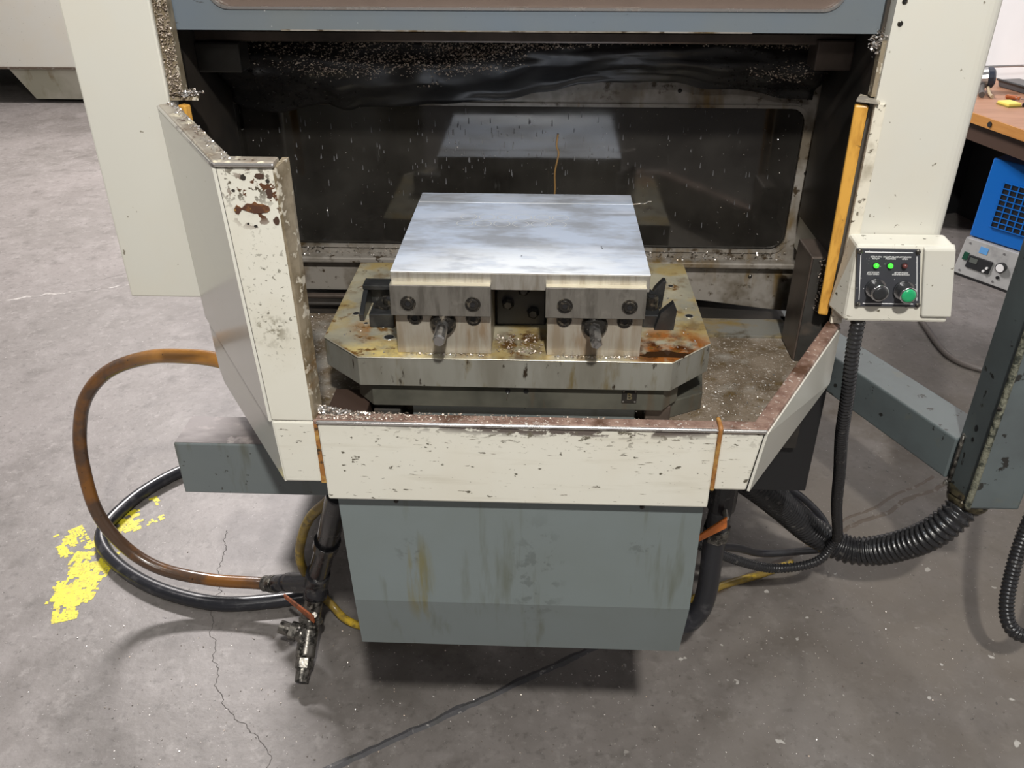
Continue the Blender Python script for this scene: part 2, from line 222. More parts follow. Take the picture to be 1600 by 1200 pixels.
# ------------------------------------------------------------------ geometry helper
def catmull(pts, n=10):
    P = [Vector(p) for p in pts]; P = [P[0]*2-P[1]]+P+[P[-1]*2-P[-2]]; out = []
    for i in range(1, len(P)-2):
        a, b, c, d = P[i-1:i+3]
        for k in range(n):
            t = k/n
            out.append(0.5*((2*b)+(c-a)*t+(2*a-5*b+4*c-d)*t*t+(3*b-a-3*c+d)*t**3))
    out.append(P[-2]); return out
def resample(path, step):
    L = [0]
    for a, b in zip(path, path[1:]): L.append(L[-1]+(b-a).length)
    n = max(2, int(L[-1]/step)); out = []; j = 0
    for i in range(n+1):
        s = L[-1]*i/n
        while j < len(L)-2 and L[j+1] < s: j += 1
        d = L[j+1]-L[j]; out.append(path[j].lerp(path[j+1], (s-L[j])/d if d > 1e-9 else 0))
    return out, L[-1]/n
class G:
    def __init__(s): s.v = []; s.f = []; s.smooth = False
    def add(s, vs, fs):
        o = len(s.v); s.v += [tuple(p) for p in vs]; s.f += [tuple(i+o for i in f) for f in fs]; return s
    def hexa(s, p):  # 8 points: bottom 4 ccw, top 4 ccw
        return s.add(p, [(3, 2, 1, 0), (4, 5, 6, 7), (0, 1, 5, 4), (1, 2, 6, 5), (2, 3, 7, 6), (3, 0, 4, 7)])
    def box(s, x0, x1, y0, y1, z0, z1):
        return s.hexa([(x0, y0, z0), (x1, y0, z0), (x1, y1, z0), (x0, y1, z0), (x0, y0, z1), (x1, y0, z1), (x1, y1, z1), (x0, y1, z1)])
    def prism(s, poly, a, b, axis='z'):
        def mk(p, c): return (p[0], p[1], c) if axis == 'z' else (p[0], c, p[1]) if axis == 'y' else (c, p[0], p[1])
        n = len(poly)
        return s.add([mk(p, a) for p in poly]+[mk(p, b) for p in poly], [tuple(range(n))[::-1], tuple(range(n, 2*n))]+[(i, (i+1) % n, n+(i+1) % n, n+i) for i in range(n)])
    def sheet(s, pts, t):
        P = [Vector(p) for p in pts]; nrm = (P[1]-P[0]).cross(P[2]-P[0]).normalized(); n = len(P)
        return s.add(P+[p+nrm*t for p in P], [tuple(range(n))[::-1], tuple(range(n, 2*n))]+[(i, (i+1) % n, n+(i+1) % n, n+i) for i in range(n)])
    def cyl(s, p0, p1, r0, r1=None, n=20, cap=True):
        p0 = Vector(p0); p1 = Vector(p1); r1 = r0 if r1 is None else r1; d = (p1-p0).normalized()
        u = d.orthogonal().normalized(); v = d.cross(u); vs = []
        for p, r in ((p0, r0), (p1, r1)):
            vs += [p+(u*math.cos(2*math.pi*i/n)+v*math.sin(2*math.pi*i/n))*r for i in range(n)]
        fs = [(i, (i+1) % n, n+(i+1) % n, n+i) for i in range(n)]
        if cap: fs += [tuple(range(n))[::-1], tuple(range(n, 2*n))]
        return s.add(vs, fs)
    def lathe(s, p0, d, prof, n=20):  # prof: (distance along d, radius)
        p0 = Vector(p0); d = Vector(d).normalized(); u = d.orthogonal().normalized(); v = d.cross(u); vs = []; fs = []
        for h, r in prof:
            vs += [p0+d*h+(u*math.cos(2*math.pi*i/n)+v*math.sin(2*math.pi*i/n))*r for i in range(n)]
        for k in range(len(prof)-1):
            fs += [(k*n+i, k*n+(i+1) % n, (k+1)*n+(i+1) % n, (k+1)*n+i) for i in range(n)]
        m = (len(prof)-1)*n; fs += [tuple(range(n))[::-1], tuple(range(m, m+n))]
        return s.add(vs, fs)
    def tube(s, pts, r, n=14, step=None, ridge=None, smooth=10):
        path = catmull(pts, smooth) if len(pts) > 2 else [Vector(p) for p in pts]
        step = step or (ridge/5 if ridge else r*0.8); path, st = resample(path, step)
        t = (path[1]-path[0]).normalized(); u = t.orthogonal().normalized(); o = len(s.v)
        for i, p in enumerate(path):
            t2 = (path[min(i+1, len(path)-1)]-path[max(i-1, 0)]).normalized()
            u = (u-t2*u.dot(t2)).normalized(); v = t2.cross(u); rr = r
            if ridge: rr = r*(0.91+0.09*math.cos(2*math.pi*i/5))
            s.v += [tuple(p+(u*math.cos(2*math.pi*k/n)+v*math.sin(2*math.pi*k/n))*rr) for k in range(n)]
        m = len(path)
        for i in range(m-1):
            s.f += [(o+i*n+k, o+i*n+(k+1) % n, o+(i+1)*n+(k+1) % n, o+(i+1)*n+k) for k in range(n)]
        s.f += [tuple(o+k for k in range(n))[::-1], tuple(o+(m-1)*n+k for k in range(n))]
        s.smooth = True; return s
ROOT = {}
def obj(name, g, m, parent=None, bevel=0, smooth=None, seg=2, **props):
    me = bpy.data.meshes.new(name); me.from_pydata(g.v, [], g.f); me.update()
    bm = bmesh.new(); bm.from_mesh(me); bmesh.ops.recalc_face_normals(bm, faces=bm.faces); bm.to_mesh(me); bm.free()
    me.materials.append(M[m] if isinstance(m, str) else m)
    o = bpy.data.objects.new(name, me); COL.objects.link(o)
    if parent is not None:
        o.parent = parent
        if parent.name in ROOT: o.matrix_parent_inverse = Matrix.Translation(-ROOT[parent.name])
    sm = g.smooth if smooth is None else smooth
    if sm:
        for p in me.polygons: p.use_smooth = len(p.vertices) <= 4
    if bevel:
        md = o.modifiers.new('bevel', 'BEVEL'); md.width = bevel; md.segments = seg; md.limit_method = 'ANGLE'; md.angle_limit = math.radians(30)
        for p in me.polygons: p.use_smooth = False
    for k, v in props.items(): o[k] = v
    return o
def thing(name, loc, label, cat, group=None):
    o = bpy.data.objects.new(name, None); COL.objects.link(o); o.location = loc; o.empty_display_size = 0.05
    ROOT[o.name] = Vector(loc); o['label'] = label; o['category'] = cat
    if group: o['group'] = group
    return o
def tag(o, label, cat, group=None):
    o['label'] = label; o['category'] = cat
    if group: o['group'] = group
    return o
def rrect(x0, x1, z0, z1, r, n=6):
    out = []
    for cx, cz, a0 in ((x1-r, z1-r, 0), (x0+r, z1-r, 90), (x0+r, z0+r, 180), (x1-r, z0+r, 270)):
        for k in range(n+1):
            a = math.radians(a0+90*k/n); out.append((cx+r*math.cos(a), cz+r*math.sin(a)))
    return out
def plate_hole(outer, holes, y0, y1):
    """plate in the xz plane between y0 and y1 with holes"""
    bm = bmesh.new(); edges = []
    for loop in [outer]+holes:
        vs = [bm.verts.new((p[0], y0, p[1])) for p in loop]
        edges += [bm.edges.new((vs[i], vs[(i+1) % len(vs)])) for i in range(len(vs))]
    bmesh.ops.triangle_fill(bm, use_beauty=True, edges=edges)
    r = bmesh.ops.extrude_face_region(bm, geom=bm.faces[:])
    for e in r['geom']:
        if isinstance(e, bmesh.types.BMVert): e.co.y = y1
    bm.verts.index_update(); g = G(); g.v = [tuple(v.co) for v in bm.verts]; g.f = [tuple(v.index for v in f.verts) for f in bm.faces]; bm.free()
    return g
def chips(n, sampler, size=(0.0015, 0.004), curl=True):
    g = G()
    for _ in range(n):
        p = sampler()
        if p is None: continue
        p = Vector(p); a = random.uniform(*size); b = a*random.uniform(0.35, 0.8)
        R = Matrix.Rotation(random.uniform(0, 6.28), 3, 'Z') @ Matrix.Rotation(random.uniform(-0.9, 0.9), 3, 'X') @ Matrix.Rotation(random.uniform(-0.6, 0.6), 3, 'Y')
        h = a*0.5
        vs = [p+R @ Vector(q)+Vector((0, 0, a*0.4)) for q in ((-a, -b, 0), (0, -b, h), (0, b, h), (-a, b, 0), (a, -b, 0), (a, b, 0))]
        g.add(vs, [(0, 1, 2, 3), (1, 4, 5, 2)])
    return g
def fbm(x, y, z=0): return mnoise.fractal(Vector((x, y, z)), 1.0, 2.0, 4)

# ================================================================== SETTING
floor = obj('floor', G().add([(-9, -8, 0), (8, -8, 0), (8, 12, 0), (-9, 12, 0)], [(0, 1, 2, 3)]), 'concrete', kind='structure')
def strip(pts, w, z, jitter=0.0, step=0.02, h=0.0006):
    path, st = resample([Vector((p[0], p[1], 0)) for p in pts], step); g = G(); n = len(path); vs = []
    for i, p in enumerate(path):
        t = (path[min(i+1, n-1)]-path[max(i-1, 0)]).normalized(); q = Vector((-t.y, t.x, 0))
        off = jitter*(fbm(p.x*9, p.y*9, 3)*0.6+0.4*fbm(p.x*45, p.y*45, 1)); ww = w*(0.75+0.5*abs(fbm(p.x*25, p.y*25, 7))); c = p+q*off
        vs += [c-q*ww/2+Vector((0, 0, z)), c+Vector((0, 0, z+h)), c+q*ww/2+Vector((0, 0, z))]
    fs = []
    for i in range(n-1): fs += [(3*i, 3*i+3, 3*i+4, 3*i+1), (3*i+1, 3*i+4, 3*i+5, 3*i+2)]
    return g.add(vs, fs)
obj('floor_joint', strip([(-1.0, 0.825), (-0.44, 1.173), (0.134, 1.53), (0.46, 1.73)], 0.022, 0.0003, 0.008, h=0.003), 'caulk', floor)
obj('floor_joint', strip([(0.46, 1.73), (0.80, 1.950), (1.315, 2.27), (2.4, 2.95)], 0.018, 0.0003, 0.012, h=0.001), 'seam_brown', floor)
obj('floor_joint', strip([(0.85, 2.02), (0.953, 2.079), (1.287, 2.303)], 0.012, 0.0003, 0.012), 'seam_brown', floor)
obj('floor_joint', strip([(-3.9, 2.96), (-2.505, 3.505), (-1.95, 3.722), (-1.0, 4.09)], 0.022, 0.0003, 0.03, h=0.002), mat('pale_chipped_joint', (0.20, 0.185, 0.175), 0.6, layers=[dict(c=(0.36, 0.34, 0.32), s=9, lo=0.52, hi=0.62), dict(c=(0.16, 0.145, 0.135), s=12, lo=0.5, hi=0.62)]), floor)
for pts in ([(-0.93, 1.95), (-0.90, 1.78), (-0.86, 1.70), (-0.87, 1.62), (-0.80, 1.45), (-0.72, 1.33), (-0.60, 1.20), (-0.57, 1.1)],
            [(-2.15, 3.75), (-1.95, 4.0), (-1.75, 4.1), (-1.72, 4.3)], [(-1.02, 2.6), (-0.98, 2.45), (-1.02, 2.3)]):
    obj('floor_crack', strip(pts, 0.0022, 0.0003, 0.03, 0.006, 0.0002), 'crack', floor)
# flaked yellow paint marks (an L of two short strokes)
def paint(a, b, w, keep):
    a = Vector(a); b = Vector(b); d = (b-a); L = d.length; d.normalize(); q = Vector((-d.y, d.x)); g = G(); c = 0.008
    for i in range(int(L/c)):
        for j in range(int(w/c)):
            p = a+d*(i+.5)*c+q*((j+.5)*c-w/2); f = fbm(p.x*14, p.y*14, 5)+0.45*fbm(p.x*50, p.y*50, 2)
            if f < keep(i*c/L): continue
            k = []
            for sx, sy in ((-1, -1), (1, -1), (1, 1), (-1, 1)):
                k.append((p.x+d.x*sx*c*.55+q.x*sy*c*.55+random.uniform(-.002, .002), p.y+d.y*sx*c*.55+q.y*sy*c*.55+random.uniform(-.002, .002), 0.0005+random.uniform(0, .0002)))
            g.add(k, [(0, 1, 2, 3)])
    return g
obj('paint_mark', paint((-1.40, 1.85), (-1.16, 2.06), 0.13, lambda t: 0.05+0.10*t), 'yellowpaint', floor, kind='stuff')
obj('paint_mark', paint((-1.27, 1.84), (-1.265, 1.63), 0.13, lambda t: -0.38+0.36*t), 'yellowpaint', floor, kind='stuff')
obj('paint_mark', paint((-1.285, 1.70), (-1.235, 1.57), 0.07, lambda t: -0.22), 'yellowpaint', floor, kind='stuff')
obj('metal_chips', chips(900, lambda: (random.gauss(-0.35, 0.45), random.gauss(1.35, 0.25), 0), (0.0007, 0.0022)), 'chip', floor, kind='stuff')
obj('metal_chips', chips(350, lambda: (random.gauss(0.75, 0.35), random.gauss(1.45, 0.25), 0), (0.0007, 0.002)), 'chip', floor, kind='stuff')
WD = Vector((-0.257, 0.966, 0)); WN = Vector((0.966, 0.257, 0)); WP = Vector((2.65, 4.27, 0))
def wallpt(t, d, z): p = WP+WD*t+WN*d; return (p.x, p.y, z)
obj('wall_right', G().hexa([wallpt(-13, 0, 0), wallpt(-13, .15, 0), wallpt(8, .15, 0), wallpt(8, 0, 0), wallpt(-13, 0, 5.3), wallpt(-13, .15, 5.3), wallpt(8, .15, 5.3), wallpt(8, 0, 5.3)]), 'wall', kind='structure')
obj('wall_back', G().box(-9, 3, 11.2, 11.35, 0, 5.3), 'wallgrey', kind='structure')
obj('wall_left', G().box(-8.15, -8, -8, 12, 0, 5.3), 'wallgrey', kind='structure')
obj('wall_front', G().box(-9, 8, -7.15, -7, 0, 5.3), 'wallgrey', kind='structure')
obj('ceiling', G().box(-9, 8, -8, 12, 5.3, 5.4), 'ceiling', kind='structure')

# ================================================================== MACHINE ENCLOSURE
ep = thing('enclosure_panel', (-0.645, 1.9, 1.055), 'cream sheet metal enclosure panel left of the pallet opening', 'machine panel', 'enclosure side panels')
obj('panel', G().box(-0.714, -0.579, 1.33, 2.6, 1.055, 2.25), 'cream', ep, 0.003)
obj('edge_flange', G().box(-0.579, -0.557, 1.336, 1.358, 1.392, 2.25), 'column_dirty', ep, 0.002, label='grimy flange caked with fine metal chips')
obj('flange_foot', G().prism([(-0.587, 1.334), (-0.535, 1.336), (-0.545, 1.37), (-0.587, 1.37)], 1.386, 1.391), 'column_dirty', ep)
obj('metal_chips', chips(650, lambda: (random.uniform(-0.577, -0.556), 1.334, random.uniform(1.39, 1.56)), (0.0008, 0.002)), 'chip_dull', ep, kind='stuff')
obj('metal_chips', chips(170, lambda: (random.gauss(-0.552, 0.010), random.gauss(1.345, 0.008), 1.391+random.random()*0.006), (0.001, 0.003)), 'chip', ep, kind='stuff')
er = thing('enclosure_panel', (0.57, 1.9, 1.06), 'cream sheet metal enclosure panel behind the push button box', 'machine panel', 'enclosure side panels')
g = G(); a = [(0.489, 1.33)]
for k in range(7):
    t = math.radians(-90+90*k/6); a.append((0.618+0.026*math.cos(t), 1.356+0.026*math.sin(t)))
a += [(0.644, 2.6), (0.489, 2.6)]
obj('panel', g.prism(a, 1.06, 2.25), 'cream', er)
for z in (1.531, 1.502):
    s_ = obj('screw', G().lathe((0.5, 1.331, z), (0, -1, 0), [(0, 0.0042), (0.0018, 0.004), (0.003, 0.0028)], 14), 'bolt', er)
    obj('socket', G().cyl((0.5, 1.3285, z), (0.5, 1.3275, z), 0.0015, n=6), 'black', s_)
obj('edge_flange', G().box(0.4825, 0.489, 1.336, 1.352, 1.40, 1.478), 'column_dirty', er)
obj('flange_foot', G().prism([(0.462, 1.335), (0.490, 1.315), (0.493, 1.335), (0.478, 1.37)], 1.393, 1.397), 'rim', er)
obj('metal_chips', chips(120, lambda: (random.gauss(0.477, 0.006), 1.338, random.gauss(1.475, 0.008)), (0.001, 0.003)), 'chip', er, kind='stuff')

ld = thing('loading_door', (-0.04, 1.37, 1.483), 'blue grey sliding door with rounded window above the pallet', 'machine door')
obj('door_frame', plate_hole([(-0.574, 1.484), (0.486, 1.484), (0.486, 2.1), (-0.574, 2.1)], [rrect(-0.503, 0.427, 1.514, 2.0, 0.03)], 1.36, 1.385), 'door_grey', ld)
obj('glass_pane', G().box(-0.51, 0.434, 1.368, 1.373, 1.507, 2.007), 'doorglass', ld)
obj('window_seal', plate_hole(rrect(-0.504, 0.428, 1.513, 2.001, 0.03), [rrect(-0.501, 0.425, 1.5165, 1.998, 0.028)], 1.358, 1.366), 'lip', ld)
obj('bottom_lip', G().box(-0.40, 0.30, 1.359, 1.362, 1.4833, 1.4852), 'frame', ld)
obj('shade_roof', G().box(-0.58, 0.49, 1.36, 2.3, 2.1, 2.12), 'darkpaint', ld)  # unseen roof added to keep light out of the enclosure

pd = thing('partition_door', (-0.06, 1.6, 0.93), 'grimy grey partition with big dark coolant streaked window behind the pallet', 'machine door')
obj('door_frame', plate_hole([(-0.66, 1.03), (0.497, 1.03), (0.502, 1.36), (0.49, 1.62), (-0.66, 1.62)], [rrect(-0.615, 0.470, 1.05, 1.325, 0.028)], 1.60, 1.615), 'frame', pd)
obj('window_pane', G().box(-0.62, 0.478, 1.606, 1.611, 1.045, 1.33), 'pane', pd)
obj('window_bead', plate_hole(rrect(-0.618, 0.474, 1.046, 1.329, 0.03), [rrect(-0.613, 0.468, 1.052, 1.323, 0.027)], 1.5965, 1.603), 'frame', pd)
obj('ledge', G().box(-0.64, 0.495, 1.572, 1.602, 1.022, 1.034), 'frame', pd, 0.003)
obj('lower_panel', G().prism([(-0.64, 0.955), (0.18, 0.957), (0.33, 0.944), (0.44, 0.930), (0.494, 0.925), (0.494, 1.024), (-0.64, 1.024)], 1.590, 1.598, 'y'), 'frame', pd, 0.002)
obj('rail', G().tube([(-0.62, 1.575, 0.948), (-0.30, 1.575, 0.950)], 0.006, 10), 'brownsteel', pd)
obj('rail', G().tube([(-0.62, 1.57, 0.933), (-0.30, 1.57, 0.935)], 0.005, 10), 'dark', pd)
for x, z in ((0.238, 1.352), (0.487, 1.205), (0.15, 0.99), (0.41, 1.0), (-0.36, 1.0)):
    obj('bolt', G().lathe((x, 1.6 if z > 1.03 else 1.59, z), (0, -1, 0), [(0, 0.004), (0.002, 0.0035), (0.003, 0.002)], 10), 'bolt', pd)
obj('drip_streak', G().tube([(0.022, 1.6035, 1.272), (0.020, 1.6035, 1.25), (0.024, 1.6035, 1.235), (0.018, 1.6035, 1.20), (0.019, 1.6035, 1.165), (0.015, 1.6035, 1.13)], 0.0018, 6), mat('amber_drip', (0.22, 0.13, 0.05), 0.3), pd)
obj('metal_chips', chips(520, lambda: (random.uniform(-0.60, 0.48), random.uniform(1.585, 1.602), random.choice((1.034, 1.046))), (0.0008, 0.0026)), 'chip', pd, kind='stuff')
obj('metal_chips', chips(260, lambda: (random.uniform(-0.6, 0.46), 1.604, random.uniform(1.06, 1.32)), (0.0005, 0.0012)), 'chip', pd, kind='stuff')

g = G()
for _ in range(230):
    x = random.choice((random.gauss(-0.12, 0.2), random.uniform(-0.58, 0.44))); z = random.choice((random.uniform(1.19, 1.31), random.uniform(1.07, 1.31))); hh = random.uniform(0.003, 0.011); ww = random.uniform(0.0006, 0.0014)
    if not -0.59 < x < 0.45: continue
    g.add([(x-ww*.4, 1.6055, z+hh), (x+ww*.4, 1.6055, z+hh), (x+ww, 1.6052, z), (x, 1.6052, z-ww), (x-ww, 1.6052, z)], [(0, 1, 2, 3, 4)])
obj('dried_drips', g, mat('dried_coolant_drip', (0.085, 0.085, 0.09), 0.5), pd, kind='stuff', label='pale vertical drip marks on the pane')
# crumpled rubber curtain over the top of the partition
rc = thing('rubber_curtain', (-0.04, 1.54, 1.34), 'crumpled black rubber curtain strewn with chips under the loading door', 'curtain')
PROF = [(-0.57, 1.338), (-0.531, 1.324), (-0.475, 1.321), (-0.40, 1.328), (-0.361, 1.316), (-0.327, 1.327), (-0.171, 1.332), (-0.104, 1.341), (-0.005, 1.358), (0.103, 1.374), (0.211, 1.376), (0.321, 1.362), (0.419, 1.348), (0.466, 1.345)]
def prof(x):
    for (a, za), (b, zb) in zip(PROF, PROF[1:]):
        if a <= x <= b:
            t = (x-a)/(b-a); t = t*t*(3-2*t); return za+(zb-za)*t
    return PROF[-1][1]
def curt(u, v):  # u 0..1 along, v 0 top..1 bottom
    x = -0.56+1.026*u; zb = prof(x); z = 1.462+(zb-1.462)*v
    bulge = 0.055*math.sin(math.pi*min(1, v*1.15))*(0.7+0.5*fbm(x*3, 2, 1))
    fold = 0.014*fbm(x*6+v*2, v*5, 4)+0.010*math.sin(x*9+v*7)*v
    return (x, 1.562-bulge-fold-0.02*(1-v), z+0.006*fbm(x*9, v*4, 8))
g = G(); NU, NV = 110, 16
g.add([curt(i/NU, j/NV) for j in range(NV+1) for i in range(NU+1)], [(j*(NU+1)+i, j*(NU+1)+i+1, (j+1)*(NU+1)+i+1, (j+1)*(NU+1)+i) for j in range(NV) for i in range(NU)])
g.smooth = True
cs = obj('curtain_sheet', g, 'rubber', rc); md = cs.modifiers.new('thick', 'SOLIDIFY'); md.thickness = 0.002
def csamp():
    u = random.random(); v = random.random(); x = -0.56+1.026*u
    d = 0.5*fbm(x*7+3, v*3, 6)+0.9*math.exp(-((v-0.16)/0.09)**2)+1.1*math.exp(-((x+0.15)/0.08)**2-((v-0.36)/0.22)**2)+1.0*math.exp(-((x+0.33)/0.13)**2-((v-0.36)/0.17)**2)+0.5*math.exp(-((x-0.38)/0.09)**2-((v-0.6)/0.3)**2)-0.25
    if d < random.random(): return None
    p = curt(u, v); return (p[0], p[1]-0.006, p[2])
obj('metal_chips', chips(17000, csamp, (0.0009, 0.0022)), 'chip_tan', rc, kind='stuff')
obj('metal_chips', chips(5000, csamp, (0.0007, 0.0017)), 'chip_tan', rc, kind='stuff')
def csamp2():
    u = random.choice((random.gauss(0.10, 0.05), random.gauss(0.93, 0.05))); v = random.random()
    if not 0 < u < 1: return None
    p = curt(u, v); return (p[0], p[1]-0.004, p[2])
obj('metal_chips', chips(900, csamp2, (0.001, 0.0026)), 'dark', rc, kind='stuff')
obj('hanger_rail', G().box(-0.578, 0.486, 1.46, 1.58, 1.452, 1.470), 'brownsteel', rc, 0.003)
obj('metal_chips', chips(700, lambda: (random.uniform(-0.3, 0.35), random.uniform(1.462, 1.50), 1.470), (0.0007, 0.002)), 'chip_dull', rc, kind='stuff')
obj('end_bracket', G().box(-0.573, -0.50, 1.45, 1.50, 1.405, 1.452), 'darkpaint', rc, 0.003)
obj('end_bracket', G().box(0.425, 0.484, 1.45, 1.50, 1.415, 1.462), 'brownsteel', rc, 0.003)

# ================================================================== SPLASH TUB
tb = thing('splash_tub', (-0.035, 1.15, 0.885), 'cream painted open chip tub around the pallet with worn rim', 'machine guard')
obj('column_panel', G().hexa([(-0.379, 1.0, 1.022), (-0.320, 1.0, 1.022), (-0.320, 1.006, 1.022), (-0.376, 1.006, 1.022), (-0.395, 1.0, 1.382), (-0.326, 1.0, 1.382), (-0.326, 1.006, 1.382), (-0.392, 1.006, 1.382)]), 'cream_column', tb, 0.0015)
patch = []
for x, z in ((0, 0), (.004, .006), (.010, .002), (.017, .008), (.023, .0075), (.027, .0105), (.031, .0075), (.038, .007), (.044, .0045), (.045, 0), (.041, -.003), (.034, -.004), (.025, -.0045), (.017, -.002), (.010, .0005), (.005, -.006), (.0015, -.0045)): patch.append((-0.381+x, 1.330+z))
obj('rust_patch', G().prism(patch, 0.9990, 1.0, 'y'), mat('bare_rust', (0.17, 0.07, 0.022), 0.6, layers=[dict(c=(0.07, 0.028, 0.015), s=90, lo=0.42, hi=0.56), dict(c=(0.36, 0.20, 0.05), s=90, lo=0.60, hi=0.66)]), tb, label='rust patch where the paint has flaked away')
def blob(x, z, w, h, name='rust_patch'):
    p = [(x+w*math.cos(a*.45)*(0.7+0.5*abs(fbm(a*2.1, x*90, z*70))), z+h*math.sin(a*.45)*(0.7+0.5*abs(fbm(a*1.7, z*80, x*60)))) for a in range(14)]
    obj(name, G().prism(p, 0.9992, 1.0, 'y'), M['rustdark'] if h > .004 else 'dark', tb)
for b_ in ((-0.334, 1.351, .005, .008), (-0.330, 1.316, .0045, .006), (-0.343, 1.372, .007, .0045), (-0.363, 1.370, .004, .004), (-0.378, 1.354, .003, .002), (-0.357, 1.309, .003, .002), (-0.366, 1.312, .002, .0015), (-0.334, 1.366, .003, .003)): blob(*b_)
obj('column_return', G().hexa([(-0.320, 1.0, 1.024), (-0.3165, 1.0, 1.024), (-0.312, 1.026, 1.024), (-0.318, 1.026, 1.024), (-0.326, 1.0, 1.382), (-0.3225, 1.0, 1.382), (-0.312, 1.026, 1.388), (-0.320, 1.026, 1.388)]), 'column_dirty', tb)
def rim(path, w, z0, z1, m, zb=None, name='rim'):
    """flat bar along an xy path, offset to the inner side"""
    P = [Vector((p[0], p[1], 0)) for p in path]; n = len(P); L = []; R = []
    for i, p in enumerate(P):
        d = []
        if i: d.append((P[i]-P[i-1]).normalized())
        if i < n-1: d.append((P[i+1]-P[i]).normalized())
        q = [Vector((-e.y, e.x, 0)) for e in d]; nn = sum(q, Vector()).normalized(); k = w/max(0.3, nn.dot(q[0])); L.append(p); R.append(p+nn*k)
    g = G(); vs = []
    for i in range(n):
        dz = path[i][2] if len(path[i]) > 2 else 0
        vs += [(L[i].x, L[i].y, z0+dz), (L[i].x, L[i].y, z1+dz), (R[i].x, R[i].y, z1+dz), (R[i].x, R[i].y, z0+dz)]
    fs = [(0, 1, 2, 3), tuple(4*(n-1)+k for k in (3, 2, 1, 0))]
    for i in range(n-1):
        for k in range(4): fs.append((4*i+k, 4*i+(k+1) % 4, 4*i+4+(k+1) % 4, 4*i+4+k))
    return obj(name, g.add(vs, fs), m, tb, 0.0025)
rim([(-0.579, 1.290), (-0.396, 0.998), (-0.323, 0.998)], 0.024, 1.382, 1.390, 'rim', name='top_rim')
obj('rim_lip', G().tube([(-0.579, 1.289, 1.386), (-0.397, 0.998, 1.386)], 0.0026, 8), 'lip', tb)
obj('rim_lip', G().tube([(-0.397, 0.998, 1.386), (-0.323, 0.998, 1.386)], 0.0026, 8), 'lip', tb)
rim([(-0.320, 0.998), (0.313, 0.998)], 0.022, 1.016, 1.025, 'sill', name='sill')
rim([(0.313, 0.998), (0.506, 1.325, 0.004)], 0.022, 1.016, 1.025, 'sill', name='sill')
obj('sill_lip', G().tube([(-0.314, 0.997, 1.0225), (0.246, 0.997, 1.0225)], 0.0030, 8), 'lip', tb)
obj('sill_lip', G().tube([(0.252, 0.997, 1.0225), (0.313, 0.997, 1.0225)], 0.0028, 8), 'lip', tb)
obj('front_panel', G().hexa([(-0.3125, 0.998, 0.885), (0.247, 0.998, 0.886), (0.247, 1.005, 0.886), (-0.3125, 1.005, 0.885), (-0.3145, 0.998, 1.0195), (0.247, 0.998, 1.0195), (0.247, 1.005, 1.0195), (-0.3145, 1.005, 1.0195)]), 'cream_worn', tb, 0.003)
obj('corner_panel', G().hexa([(-0.374, 1.0, 0.915), (-0.3195, 1.0, 0.915), (-0.3195, 1.006, 0.915), (-0.374, 1.006, 0.915), (-0.380, 1.0, 1.0205), (-0.3195, 1.0, 1.0205), (-0.3195, 1.006, 1.0205), (-0.38, 1.006, 1.0205)]), 'cream_worn', tb, 0.003)
obj('corner_panel', G().hexa([(0.252, 1.0, 0.918), (0.299, 1.0, 0.918), (0.299, 1.006, 0.918), (0.252, 1.006, 0.918), (0.252, 1.0, 1.0195), (0.312, 1.0, 1.0195), (0.312, 1.006, 1.0195), (0.252, 1.006, 1.0195)]), 'cream_worn', tb, 0.003)
obj('seam', G().hexa([(-0.3195, 0.9985, 0.915), (-0.3125, 0.9985, 0.915), (-0.3125, 1.004, 0.915), (-0.3195, 1.004, 0.915), (-0.3195, 0.9985, 1.022), (-0.3145, 0.9985, 1.022), (-0.3145, 1.004, 1.022), (-0.3195, 1.004, 1.022)]), 'seam', tb)
obj('seam', G().tube([(0.2495, 1.022, 1.0265), (0.2495, 1.0, 1.0265), (0.2495, 0.9975, 1.018), (0.2495, 0.999, 0.97), (0.2495, 0.999, 0.919)], 0.0034, 8), 'seam', tb)
obj('chamfer_panel', G().sheet([(-0.379, 1.0, 1.022), (-0.395, 1.0, 1.383), (-0.578, 1.292, 1.383), (-0.584, 1.325, 1.022)], 0.004), 'cream_gloss', tb)
obj('fold_line', G().tube([(-0.3805, 0.999, 1.022), (-0.585, 1.325, 1.022)], 0.0018, 8), 'cream', tb)
obj('skirt_panel', G().sheet([(-0.379, 1.0, 1.021), (-0.584, 1.325, 1.021), (-0.572, 1.303, 0.932), (-0.558, 1.281, 0.915), (-0.374, 1.0, 0.915)], -0.004), 'cream_gloss', tb)
obj('skirt_panel', G().sheet([(0.312, 1.0, 1.018), (0.504, 1.325, 1.022), (0.499, 1.308, 0.922), (0.300, 1.0, 0.918)], -0.004), 'cream_gloss', tb)
obj('side_strip', G().hexa([(0.488, 1.323, 1.03), (0.507, 1.323, 1.03), (0.507, 1.331, 1.03), (0.488, 1.331, 1.03), (0.487, 1.323, 1.392), (0.503, 1.323, 1.392), (0.503, 1.331, 1.392), (0.487, 1.331, 1.392)]), mat('flaked_cream_strip', (0.66, 0.62, 0.52), 0.42, layers=[dict(c=(0.12, 0.1, 0.07), s=110, lo=0.60, hi=0.66, det=3), dict(c=(0.40, 0.36, 0.28), s=20, lo=0.5, hi=0.7)]), tb, 0.001)
obj('tub_floor', G().prism([(-0.365, 1.012), (0.292, 1.012), (0.492, 1.335), (0.50, 1.532), (-0.572, 1.532), (-0.575, 1.33)], 0.922, 0.93), 'tubfloor', tb)
obj('shadow_trough', G().box(-0.572, 0.50, 1.532, 1.588, 0.88, 0.888), 'dark', tb)  # dark recess added to give the shadow band below the partition
